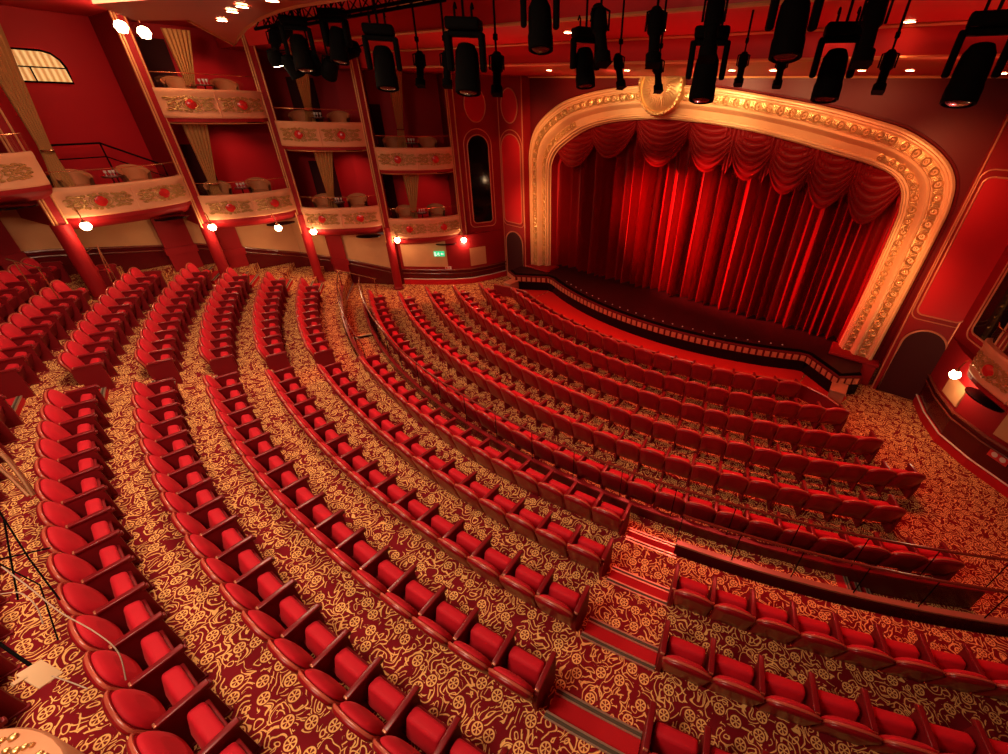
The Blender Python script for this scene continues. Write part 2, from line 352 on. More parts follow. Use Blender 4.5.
def offs(pts, d):
    out = []
    for i, p in enumerate(pts):
        a = pts[max(0, i - 1)]; b = pts[min(len(pts) - 1, i + 1)]; t_ = (b - a).normalized(); out.append(p + Vector((t_.y, -t_.x, 0)) * d)
    return out
st = thing('stage', 'dark curved stage apron in front of the red curtain', 'stage', (0, -9.5, 0)); off = -st.location
def lv(d, z): return [p + off + Vector((0, 0, z)) for p in offs(lip, d)]
m = MB(); m.grid([lv(0, .0), lv(0, .36)]); m.build('kick_face', M['blackgloss'], st, 0)
m = MB(); m.grid([lv(0, .36), lv(.04, .37), lv(.04, .60), lv(.01, .62), lv(-.04, .63)]); m.build('fascia', M['deepred'], st, 0)
orn = MB(); L0 = 0; lp = offs(lip, .045); acc = 0
for i in range(len(lp) - 1):
    a, b = lp[i], lp[i + 1]; ln = (b - a).length; tt = (b - a).normalized(); s_ = acc
    while s_ < ln:
        c = a + tt * s_ + off; X = tt; Z_ = Vector((0, 0, 1)); Yv = X.cross(Z_)
        T = Matrix(((X.x, Yv.x, 0, c.x), (X.y, Yv.y, 0, c.y), (0, 0, 1, c.z + .485), (0, 0, 0, 1)))
        orn.box(-.07, .07, -.015, .015, -.09, .09, T); orn.box(-.035, .035, -.03, .03, -.045, .045, T)
        s_ += .21
    acc = s_ - ln
orn.build('ornament_band', M['trimline'], st, 0)
m = MB(); top = lv(-.04, .63); m.grid([top, lv(-.10, ZS), lv(-.16, ZS)], mi=0); m.build('edge', M['black'], st, 0)
m = MB(); tp = lv(-.14, ZS - .002); back = [Vector((p.x, -7.0, ZS - .002)) + Vector((0, off.y, 0)) for p in tp]; m.grid([tp, back]); m.build('deck', M['stage'], st, 0)
lipi = offs(lip, -.32)
for i in range(26):
    a = -24 + 48 * i / 25
    p = pol(10.40, a, ZS + .005); m = MB(); m.lathe([(.0, 0), (.024, 0), (.02, .02), (0, .024)], n=10)
    m.build('footlight', M['cup'], None, loc=p, label='small pale footlight button set along the curved stage lip', cat='footlight', group='footlights along the stage lip')
# side blocks at the ends of the stage lip
for sgn, wd in ((1, 'right'), (-1, 'left')):
    t = thing('stage_step_block', 'small reddish box at the %s end of the stage lip' % wd, 'step', (sgn * (6.45 if sgn < 0 else 6.05), -10.4 - .1 * (sgn > 0), 0), 0)
    m = MB(); m.rbox(-.18, .18, -.34, .2, 0, .40, .02); m.build('body', M['curb'], t)
    m = MB(); m.rbox(-.2, .2, -.36, .22, .40, .43, .01); m.build('lid', M['trimline'], t)

# ------------------------------------------------------------------ stage curtain
def pleat_surface(x0, x1, y, z0, z1, amp, n, seed, flare=0):
    rnd = random.Random(seed); xs = []; ph = 0; rows = []
    nx = n * 8; phs = [0]
    fr = [rnd.uniform(.6, 1.5) for _ in range(n + 2)]; am = [rnd.uniform(.45, 1.0) for _ in range(n + 2)]
    tot = sum(fr[:n]); cum = [0]
    for i in range(n): cum.append(cum[-1] + fr[i] / tot)
    def prof(u):
        for i in range(n):
            if u <= cum[i + 1] + 1e-9:
                s_ = (u - cum[i]) / (cum[i + 1] - cum[i]); return -am[i] * (1 - abs(2 * s_ - 1)) ** 1.5
        return 0
    for j in range(9):
        v = j / 8; z = z0 + (z1 - z0) * v; r = []
        for i in range(nx + 1):
            u = i / nx; wob = .012 * sin(7 * v + i * .9); r.append(Vector((x0 + (x1 - x0) * u + wob * .6, y + amp * (prof(min(1, u)) * (1.0 - .25 * v)) - flare * (1 - v) ** 2 + wob, z)))
        rows.append(r)
    return rows
M['curtain'] = mat('curtain_velvet', (.24, .003, .005), .34, spec=.4)
cur = thing('stage_curtain', 'tall pleated red velvet stage curtain filling the proscenium opening', 'curtain', (0, -7.9, ZS))
o_ = Vector((0, -7.9, ZS))
for x0, x1, sd in ((-6.2, -.25, 3), (-.35, 6.2, 8)):
    m = MB(); m.grid([[p - o_ for p in r] for r in pleat_surface(x0, x1, -7.66, ZS + .01, 7.0, .60, 19 if x0 < -1 else 21, sd, .06)]); m.build('curtain_leaf', M['curtain'], cur, 60)
M['swag'] = mat('swag_velvet', (.22, .003, .005), .5)
val = thing('curtain_valance', 'row of deep red velvet swags hanging under the gilded arch', 'valance', (0, -8.25, 6.0)); vo_ = Vector((0, -8.25, 6.0))
def swag(xc, wdt, ztop, drop, folds, y=-8.3):
    m = MB(); rows = []; n = 26; nr = folds * 6
    for j in range(nr + 1):
        v = j / nr; r = []
        for i in range(n + 1):
            u = -1 + 2 * i / n; sag = (1 - u * u) ** .8
            z = ztop - v * (drop * (.18 + .82 * sag)); bulge = .16 * sag * (.35 + v) + .05 * (1 - abs(cos(pi * folds * v))) * (.35 + sag)
            x = xc + u * wdt / 2 * (1 - .06 * v)
            r.append(Vector((x, y - bulge, z)) - vo_)
        rows.append(r)
    m.grid(rows); return m.build('swag', M['swag'], val, 60)
def tail(xc, wdt, ztop, drop, y=-8.38):
    m = MB(); rows = []
    for j in range(7):
        v = j / 6; rows.append([Vector((xc + (i / 20 - .5) * wdt * (1 - .3 * v), y - .07 * abs(sin(i / 20 * pi * 4)) * (1 - .2 * v), ztop - drop * v * (1 - .25 * abs(i / 20 - .5) * 2))) - vo_ for i in range(21)])
    m.grid(rows); return m.build('tail', M['swag'], val, 60)
for xc, wd_, zt, dr, fo in ((-4.9, 2.2, 6.2, 1.35, 7), (-3.3, 2.2, 6.75, 1.45, 8), (-1.35, 2.3, 6.95, 1.75, 10), (.35, 1.9, 6.95, 1.75, 9), (1.65, 1.7, 6.85, 1.75, 9), (2.8, 1.7, 6.7, 1.85, 9), (3.9, 1.6, 6.5, 1.9, 9), (5.0, 1.6, 6.25, 1.9, 8)):
    swag(xc, wd_, zt, dr, fo)
for xc in (.95, 1.35, 2.1, 2.5, 3.2, 3.6, 4.3, 4.7): tail(xc, .55, 6.85 - .1 * xc, 1.6)

# ------------------------------------------------------------------ proscenium arch
def smooth_path(pts, n):
    P = [Vector((p[0], 0, p[1])) for p in pts]; out = []
    for i in range(len(P) - 1):
        p0 = P[max(0, i - 1)]; p1 = P[i]; p2 = P[i + 1]; p3 = P[min(len(P) - 1, i + 2)]
        for k in range(n):
            t_ = k / n; out.append(.5 * ((2 * p1) + (-p0 + p2) * t_ + (2 * p0 - 5 * p1 + 4 * p2 - p3) * t_ * t_ + (-p0 + 3 * p1 - 3 * p2 + p3) * t_ ** 3))
    return out + [P[-1]]
def lerp(a, b, t_): return a + (b - a) * t_
outer = [(-6.62, ZS), (-6.62, 2.5), (-6.62, 4.4), (-6.6, 5.3), (-6.38, 5.95), (-5.9, 6.45), (-5.1, 6.92), (-4.2, 7.18), (-3.0, 7.38), (-1.3, 7.50), (.5, 7.42), (1.9, 7.26), (3.2, 7.08), (4.3, 6.86), (5.25, 6.62), (6.02, 6.22), (6.48, 5.75), (6.66, 5.15), (6.68, 4.4), (6.64, 2.5), (6.58, ZS)]
innr = [(-5.86, ZS), (-5.86, 2.5), (-5.86, 4.4), (-5.80, 4.95), (-5.52, 5.38), (-5.0, 5.75), (-4.4, 6.08), (-3.7, 6.32), (-2.7, 6.50), (-1.25, 6.60), (.2, 6.54), (1.6, 6.40), (2.8, 6.20), (3.8, 6.00), (4.65, 5.84), (5.25, 5.64), (5.58, 5.33), (5.72, 4.9), (5.76, 4.4), (5.74, 2.5), (5.66, ZS)]
OP = smooth_path(outer, 7); IP = smooth_path(innr, 7)
Y0 = -8.85
def prow(u, y): return [Vector((lerp(a.x, b.x, u), y, lerp(a.z, b.z, u))) for a, b in zip(OP, IP)]
pa = thing('proscenium_arch', 'wide gilded proscenium arch with moulded border framing the stage curtain', 'arch', (0, Y0, ZS)); po = Vector((0, Y0, ZS))
def psweep(name, prof, m_):
    m = MB(); m.grid([[p - po for p in prow(u, y)] for u, y in prof]); return m.build(name, m_, pa, 40)
psweep('outer_moulding', [(-.02, Y0 + .05), (-.02, Y0 - .10), (.03, Y0 - .15), (.07, Y0 - .15), (.10, Y0 - .09), (.13, Y0 - .09), (.16, Y0 - .06)], M['archgold'])
psweep('flat_frieze', [(.16, Y0 - .06), (.42, Y0 - .02)], M['archgold'])
psweep('cove', [(.42, Y0 - .02), (.44, Y0 - .07), (.50, Y0 - .09), (.56, Y0 - .04), (.60, Y0 + .06), (.64, Y0 + .12)], M['archgold'])
psweep('inner_frieze', [(.64, Y0 + .12), (.82, Y0 + .16)], M['archgold'])
psweep('inner_moulding', [(.82, Y0 + .16), (.84, Y0 + .12), (.89, Y0 + .12), (.91, Y0 + .20), (.95, Y0 + .20), (.97, Y0 + .32), (1.0, Y0 + .34), (1.0, Y0 + .8)], M['archgold'])
psweep('reveal', [(1.0, Y0 + .34), (1.01, Y0 + .75), (1.10, Y0 + .80)], M['redpanel'])
def ornaments(u, y, step, lo, hi, sc):
    m = MB(); path = prow(u, y); acc = 0; k = 0
    for i in range(len(path) - 1):
        a, b = path[i], path[i + 1]; ln = (b - a).length; s_ = acc
        while s_ < ln:
            f = (i + s_ / ln) / len(path)
            if lo <= f <= hi:
                c = a.lerp(b, s_ / ln) - po; X = (b - a).normalized(); Yv = Vector((0, 1, 0)); Z_ = X.cross(Yv)
                T = Matrix(((X.x, Yv.x, Z_.x, c.x), (X.y, Yv.y, Z_.y, c.y), (X.z, Yv.z, Z_.z, c.z), (0, 0, 0, 1)))
                if k % 2 == 0:
                    ring = [T @ Vector((.075 * sc * cos(q * pi / 6), -.012, .085 * sc * sin(q * pi / 6))) for q in range(12)]
                    m.tube(ring, .022 * sc, 5, closed=True)
                    m.lathe([(0, -.02), (.035 * sc, -.01), (.025 * sc, .02), (0, .03)], n=8, T=T @ Matrix.Rotation(pi / 2, 4, 'X'))
                else:
                    for dx in (-.035, 0, .035): m.rbox((dx - .011) * sc, (dx + .011) * sc, -.03, .01, -.085 * sc, .085 * sc, .006, T)
                k += 1
            s_ += step
        acc = s_ - ln
    return m.build('ornament_band', M['archorn'], pa, 40)
ornaments(.29, Y0 - .05, .155, 0, 1, 1.15)
ornaments(.73, Y0 + .12, .14, 0, .30, .95); ornaments(.73, Y0 + .12, .14, .70, 1, .95)
for r_ in (.2, .38): psweep('bead_line', [(r_ - .012, Y0 - .05), (r_ - .006, Y0 - .075), (r_ + .006, Y0 - .075), (r_ + .012, Y0 - .05)], M['archorn'])
# medallion with a relief head
m = MB(); T = Matrix.Translation((-1.3, -.16, 7.44 - ZS)) @ Matrix.Rotation(pi / 2, 4, 'X')
def clampz(mb): mb.v = [(x, y, min(z, 7.69 - ZS)) for x, y, z in mb.v]; return mb
m.lathe([(.76, -.12), (.76, .02), (.72, .08), (.66, .08), (.63, .03), (.60, .05), (.0, .09)], n=48, T=T); md = clampz(m).build('medallion', M['archorn'], pa, 40)
m = MB()
for q in range(36):
    a = q * 2 * pi / 36; m.lathe([(0, 0), (.035, .01), (.022, .05), (0, .06)], n=6, T=T @ Matrix.Translation((.69 * cos(a), .69 * sin(a), .06)))
for q in range(34):
    a = q * pi / 17; m.tube([T @ Vector((.20 * cos(a), .20 * sin(a), .09)), T @ Vector((.36 * cos(a + .12), .36 * sin(a + .12), .12)), T @ Vector((.54 * cos(a), .54 * sin(a), .07))], [.024, .022, .010], 6)
m.lathe([(.22, .05), (.20, .11), (.11, .16), (0, .18)], n=18, T=T)
clampz(m).build('relief', M['gilt'], md, 40)
# plinths under the jambs
for sgn in (-1, 1):
    m = MB(); m.rbox(sgn * 6.15 - .62, sgn * 6.15 + .62, -.32, .5, -ZS, .0, .03); m.rbox(sgn * 6.15 - .66, sgn * 6.15 + .66, -.36, .5, .0, .09, .03); m.build('plinth', M['redwall'], pa)

# ------------------------------------------------------------------ stage wall, side splays
ZC = 7.72
# wall around the arch, with the arch opening cut out
m = MB(); y = Y0
outl = [p for p in prow(-.02, y)]
n = len(outl); rect = []
for p in outl:
    pass
vs = []; fs = []
for i, p in enumerate(outl):
    if p.z < 5.0: q = Vector((-6.72 if p.x < 0 else 6.86, y, p.z))
    else:
        q = Vector((max(-6.72, min(6.86, p.x * 1.12 if abs(p.x) > 5 else p.x)), y, ZC + .1))
    vs += [p, q]
for i in range(n - 1): fs.append((2 * i, 2 * i + 1, 2 * i + 3, 2 * i + 2))
m.add(vs, fs)
struct('wall_stage', m, M['deepred'], 0)
psw = MB(); psw.grid([prow(-.10, Y0 - .005), prow(-.095, Y0 - .04), prow(-.05, Y0 - .05), prow(-.02, Y0 - .005)]); struct('trim_1', psw, M['deepred'])

def rr_path(w_, z0, z1, r, top='round', n=10):
    """closed outline (x,z): rounded rectangle, or full arch on top"""
    P = []
    def cor(cx, cz, r_, a0, a1, nn=n):
        for i in range(nn + 1): a = rad(a0 + (a1 - a0) * i / nn); P.append((cx + r_ * cos(a), cz + r_ * sin(a)))
    h = w_ / 2
    if r: cor(-h + r, z0 + r, r, 180, 270); cor(h - r, z0 + r, r, 270, 360)
    else: P += [(-h, z0), (h, z0)]
    if top == 'round': cor(h - r, z1 - r, r, 0, 90); cor(-h + r, z1 - r, r, 90, 180)
    else: cor(0, z1 - h, h, 0, 180, 2 * n)
    return P
def frame_T(P, a, b, along):
    """matrix with local x along wall a->b, y out of wall into the room (towards negative), z up"""
    a = Vector((a[0], a[1], 0)); b = Vector((b[0], b[1], 0)); X = (b - a).normalized(); nrm = Vector((0, 0, 1)).cross(X)
    if nrm.dot(Vector((0, -16, 0)) - a) < 0: nrm = -nrm
    c = a + X * along
    return Matrix(((X.x, -nrm.x, 0, c.x), (X.y, -nrm.y, 0, c.y), (0, 0, 1, 0), (0, 0, 0, 1)))
def wall_feature(name, label, cat, T, outline, fill, trim_m, ring2=None, rim=.02, struct_kind=False, depth=.03):
    t = link(name, None, None); t.matrix_world = T
    if struct_kind: t['kind'] = 'structure'
    else: t['label'] = label; t['category'] = cat
    m = MB(); m.prism(outline, -depth, -.002); m.build('panel', fill, t, 0)
    m = MB(); m.tube([(x, -depth, z) for x, z in outline], rim, 8, closed=True); m.build('moulding', trim_m, t)
    if ring2: 
        m = MB(); m.tube([(x, -.012, z) for x, z in ring2], rim * .8, 8, closed=True); m.build('outer_moulding', trim_m, t)
    return t
def ell(w_, z0, z1, n=32): return [(w_ / 2 * cos(2 * pi * i / n), (z0 + z1) / 2 + (z1 - z0) / 2 * sin(2 * pi * i / n)) for i in range(n)]
dn = 1
for sgn, wd in ((-1, 'left'), (1, 'right')):
    a, b, c_, d_ = (sgn * (6.62 if sgn < 0 else 6.86), Y0), (sgn * (6.72 if sgn < 0 else 6.88), -9.2), (sgn * 7.95, -9.2), (sgn * 8.7, -10.9)
    m = MB()
    pl = [a, b, c_, d_]
    m.grid([[Vector((p[0], p[1], 0)) for p in pl], [Vector((p[0], p[1], ZC + .1)) for p in pl]]); struct('wall_stage_' + wd, m, M['redwall'], 0)
    # corner beads
    m = MB(); m.tube([(b[0], b[1] - .01, 0), (b[0], b[1] - .01, ZC)], .02, 6); m.tube([(c_[0] - sgn * .01, c_[1] - .01, 0), (c_[0] - sgn * .01, c_[1] - .01, ZC)], .02, 6); struct('trim_%d' % (2 if sgn < 0 else 3), m, M['trimline'])
    T1 = frame_T(None, b, c_, .62); T2 = frame_T(None, c_, d_, .93)
    wall_feature('door_%d' % dn, None, None, T1, rr_path(.98, .02, 2.12, 0, 'arch'), M['darkpanel'], M['trimline'], rim=.028, struct_kind=True); dn += 1
    wall_feature('tall_wall_panel', 'tall round-topped crimson panel above the %s stage door' % wd, 'wall panel', T1, rr_path(1.0, 2.5, 5.85, .16, 'arch' if sgn < 0 else 'round'), M['redpanel'], M['trimline'], rr_path(1.16, 2.36, 6.0, .2, 'arch' if sgn < 0 else 'round'), .02)
    wall_feature('oval_wall_panel', 'oval crimson panel high above the %s stage door' % wd, 'wall panel', T1, ell(.82, 6.22, 7.35), M['redpanel'], M['trimline'], None, .022)
    wall_feature('tall_dark_window', 'tall round-topped black glass window beside the %s stage splay' % wd, 'window', T2, rr_path(.86, 2.5, 5.8, .15, 'arch'), M['blackgloss'], M['trimline'], rr_path(1.12, 2.33, 6.0, .2, 'arch'), .024)
    wall_feature('oval_wall_panel', 'oval crimson panel high above the black %s window' % wd, 'wall panel', T2, ell(.82, 6.22, 7.35), M['redpanel'], M['trimline'], None, .022)
    if sgn > 0:
        pass

# ------------------------------------------------------------------ lower side walls (wainscot, moulding, beige frieze)
def zfloor(p):
    R = hypot(p[0], p[1]); 
    if R < 18.8: return 0
    return max(0, (R - 18.8) * .255 + .28)
for sgn, wd in ((-1, 'left'), (1, 'right')):
    L1 = [(-7.95, -9.22), (-8.12, -10.1), (-8.42, -10.95), (-8.95, -11.6), (-9.7, -12.25), (-10.55, -12.9)]
    L2 = [(-10.75, -13.2), (-12.2, -14.2), (-13.5, -15.5), (-13.9, -18.5), (-14.0, -22.0), (-13.9, -26.5), (-13, -30)]
    L1 = [(x * -sgn, y) for x, y in L1]; L2 = [(x * -sgn, y) for x, y in L2]
    V = lambda p, z: Vector((p[0], p[1], z))
    wz = .66 if sgn < 0 else .92
    m = MB(); m.grid([[V(p, 0) for p in L1], [V(p, wz) for p in L1]]); struct('wall_' + wd, m, M['maroon'], 0)
    m = MB(); m.grid([[V(p, wz) for p in L1], [V(p, 2.12) for p in L1]]); m.add([V(p, 2.12) for p in L1[:3]] + [V((sgn * 8.7, -10.9), 2.12)], [(0, 1, 2, 3)]); struct('wall_' + wd, m, M['redwall'], 60)
    rl = [.70, 1.03, 1.38, 2.30, 2.85, 3.2, 3.5]; tb = [2.12, 2.5, 3.1, 3.4, 4.0, 4.6, 5.4]
    m = MB(); m.grid([[V(p, 0) for p in L2], [V(p, z) for p, z in zip(L2, rl)]]); m.add([V(L1[-1], 0), V(L2[0], 0), V(L2[0], 2.12), V(L1[-1], 2.12)], [(0, 1, 2, 3)]); struct('wall_' + wd, m, M['maroon'], 0)
    m = MB(); m.grid([[V(p, z) for p, z in zip(L2, rl)], [V(p, z) for p, z in zip(L2, tb)]]); struct('wall_' + wd, m, M['beige'], 0)
    m = MB()
    for dz, rr_ in ((.0, .035), (-.16, .022)):
        for seg, zz in ((L1, [wz] * 6), (L2, rl)):
            m.tube([V((p[0] - sgn * .03, p[1]), z + dz) for p, z in zip(seg, zz)], rr_, 6)
    struct('trim_%d' % (4 if sgn < 0 else 5), m, M['wood'])
    m = MB(); m.grid([[V((p[0] - sgn * .05, p[1] - .02), 0) for p in L1], [V((p[0] - sgn * .05, p[1] - .02), .24) for p in L1], [V(p, .25) for p in L1]]); struct('baseboard_' + wd, m, M['redpanel'], 0)
    m = MB(); m.tube([V((p[0] - sgn * .05, p[1] - .02), .25) for p in L1], .018, 6); struct('trim_%d' % (8 if sgn < 0 else 9), m, M['plate'])
    for (i0, u0, u1, zz0, zz1, nmx) in ((1, .15, .95, wz + .12, 1.55, 'beside the black window'), (3, .1, 1.9, wz + .14, 1.9, 'under the box')):
        pts = [Vector((*L1[i0], 0)).lerp(Vector((*L1[i0 + 1], 0)), u0)] + ([Vector((*L1[i0 + 1], 0)), Vector((*L1[i0 + 1], 0)).lerp(Vector((*L1[i0 + 2], 0)), u1 - 1)] if u1 > 1 else [Vector((*L1[i0], 0)).lerp(Vector((*L1[i0 + 1], 0)), u1)])
        inn = Vector((-sgn * .03, .0, 0)); m = MB(); m.grid([[p + inn + Vector((0, 0, zz0)) for p in pts], [p + inn + Vector((0, 0, zz1)) for p in pts]]); m.grid([[p + inn * .2 + Vector((0, 0, zz0)) for p in pts], [p + inn * .2 + Vector((0, 0, zz1)) for p in pts]])
        m.build('beige_wall_panel', M['beige'], None, 0, label='flat beige wall panel %s on the lower %s wall' % (nmx, wd), cat='wall panel')
    for (i0, u0, wd_) in ((1, .1, .55), (2, .62, .6), (3, .05, .8), (4, .1, .5)):
        p0 = Vector((*L2[i0], 0)).lerp(Vector((*L2[i0 + 1], 0)), u0); dd = (Vector((*L2[i0 + 1], 0)) - Vector((*L2[i0], 0))).normalized()
        zf0 = zfloor(p0); zt0 = tb[i0] + (tb[i0 + 1] - tb[i0]) * u0; n0 = Vector((-sgn, 0, 0))
        T = Matrix(((dd.x, n0.x, 0, p0.x), (dd.y, n0.y, 0, p0.y), (0, 0, 1, 0), (0, 0, 0, 1)))
        m = MB(); m.box(0, wd_, 0, .14, zf0 - .2, zt0, T); m.box(-.04, wd_ + .04, 0, .19, rl[i0] + (rl[i0 + 1] - rl[i0]) * u0 - .2, rl[i0] + (rl[i0 + 1] - rl[i0]) * u0 + .04, T); struct('wall_pier_' + wd, m, M['redwall'], 0)

# ------------------------------------------------------------------ box facade
BOX0_END = (-11.75, -21.25)
PF = [(-11.2, -25.2), (-12.0, -21.6), (-12.55, -18.45), (-12.1, -15.65), (-10.25, -13.4), (-8.7, -10.9)]
ZT_L = [5.58, 4.72, 4.08, 3.42, 2.93]           # top of the lower box fronts, bay by bay
ZT_U = [None, None, 6.97, 6.16, 5.40]
def front_plan(a, b, side, n=14, bulge=.42):
    a = Vector((*a, 0)); b = Vector((*b, 0)); X = (b - a); L = X.length; X.normalize(); nrm = Vector((0, 0, 1)).cross(X)
    if nrm.dot(Vector((0, -16, 0)) - a) < 0: nrm = -nrm
    pts = []
    for i in range(n + 1):
        u = i / n; s_ = sin(pi * u) ** .55; pts.append((a + X * (L * (.035 + .93 * u)) + nrm * (bulge * s_ + .06), nrm, u))
    return pts, X, nrm, L
def relief(pts, z0, z1, org, ulo, uhi, nrm, seed):
    """scrolled plaster relief around a red cabochon"""
    rnd = random.Random(seed); m = MB()
    def P(u, z, d):
        f = u * (len(pts) - 1); i = min(len(pts) - 2, int(f)); p = pts[i][0].lerp(pts[i + 1][0], f - i); return p + nrm * d + Vector((0, 0, z)) - org
    h = z1 - z0; um = (ulo + uhi) / 2; zc = (z0 + z1) / 2; du = (uhi - ulo)
    L = (pts[-1][0] - pts[0][0]).length; k = 1 / L
    for rx, rz_, tr in ((.17, .16, .022), (.23, .22, .013)):
        m.tube([P(um + rx * k * cos(q * pi / 8), zc + rz_ * h / .74 * sin(q * pi / 8), .02) for q in range(16)], tr, 5, closed=True)
    for sx in (-1, 1):
        for sz in (-1, 1):
            # spiral scrolls
            for (cx, cz, r0, dirn) in ((.30, .05, .055, 1), (.37, .17, .075, 1), (.29, .24, .05, -1), (.16, .26, .045, -1), (.44, .06, .075, -1), (.50, .20, .07, 1), (.57, .07, .07, 1), (.63, .20, .065, -1), (.69, .07, .06, -1), (.06, .27, .035, 1)):
                if (cx * k) > du * .5 - .02: continue
                pp = []
                for q in range(13):
                    t_ = q / 12; rr_ = r0 * (1 - .78 * t_); a = dirn * (t_ * 2 * pi * 1.25) + rnd.uniform(-.1, .1)
                    pp.append(P(um + sx * (cx + rr_ * cos(a)) * k, zc + sz * (cz + rr_ * .9 * sin(a)) * h / .74, (.016)))
                m.tube(pp, [.024 - .012 * q / 12 for q in range(13)], 5)
    return m
def tub_chair(loc, rz, label):
    t = thing('tub_chair', label, 'chair', loc, rz, None)
    n = 14
    def ringp(r, z, a0=-25, a1=205): return [Vector((r * cos(rad(a0 + (a1 - a0) * i / n)), r * sin(rad(a0 + (a1 - a0) * i / n)), z(i / n) if callable(z) else z)) for i in range(n + 1)]
    top = lambda u: .60 + .20 * sin(pi * u)
    m = MB(); m.grid([ringp(.30, .18), ringp(.36, top), ringp(.37, lambda u: top(u) + .02)]); 
    m.build('shell', M['chairout'], t)
    m = MB(); m.grid([ringp(.37, lambda u: top(u) + .02), ringp(.33, lambda u: top(u) + .03), ringp(.28, lambda u: top(u) - .02), ringp(.24, .42)]); m.build('backrest', M['wicker'], t)
    m = MB(); m.lathe([(0, .18), (.27, .18), (.28, .38), (.25, .44), (0, .45)], n=18); m.build('seat', M['wicker'], t)
    for q in range(4):
        a = pi / 4 + q * pi / 2; m = MB(); m.tube([(.2 * cos(a), .2 * sin(a), .2), (.24 * cos(a), .24 * sin(a), 0)], [.02, .013], 6); m.build('leg', M['black'], t)
    return t
chair_proto = None
ORD = ['zeroth', 'first', 'second', 'third', 'fourth', 'fifth', 'sixth', 'seventh', 'eighth', 'ninth', 'tenth', 'eleventh', 'twelfth', 'thirteenth', 'fourteenth', 'fifteenth', 'sixteenth', 'seventeenth', 'eighteenth', 'nineteenth', 'twentieth']
def globe(loc, label, arm_to=None, r=.105):
    t = thing('globe_lamp', label, 'lamp', loc)
    m = MB(); m.lathe([(0, -r * .95), (r * .6, -r * .8), (r, -r * .15), (r, r * .15), (r * .7, r * .75), (.03, r), (0, r)], n=20); m.build('globe', M['bulb'], t)
    m = MB(); m.lathe([(0, r * .9), (.05, r * .9), (.045, r + .05), (0, r + .06)], n=12); m.build('cap', M['brass'], t)
    if arm_to is not None:
        d = Vector(arm_to) - Vector(loc); m = MB(); m.tube([(0, 0, r + .04), tuple(d * .25 + Vector((0, 0, r + .2))), tuple(d * .7 + Vector((0, 0, .22))), tuple(d)], .014, 6); m.build('arm', M['brass'], t)
    l = lamp('POINT', 'globe_light', Vector(loc) - Vector((0, 0, .16)), 26, (1, .60, .30), size=.1)
    return t
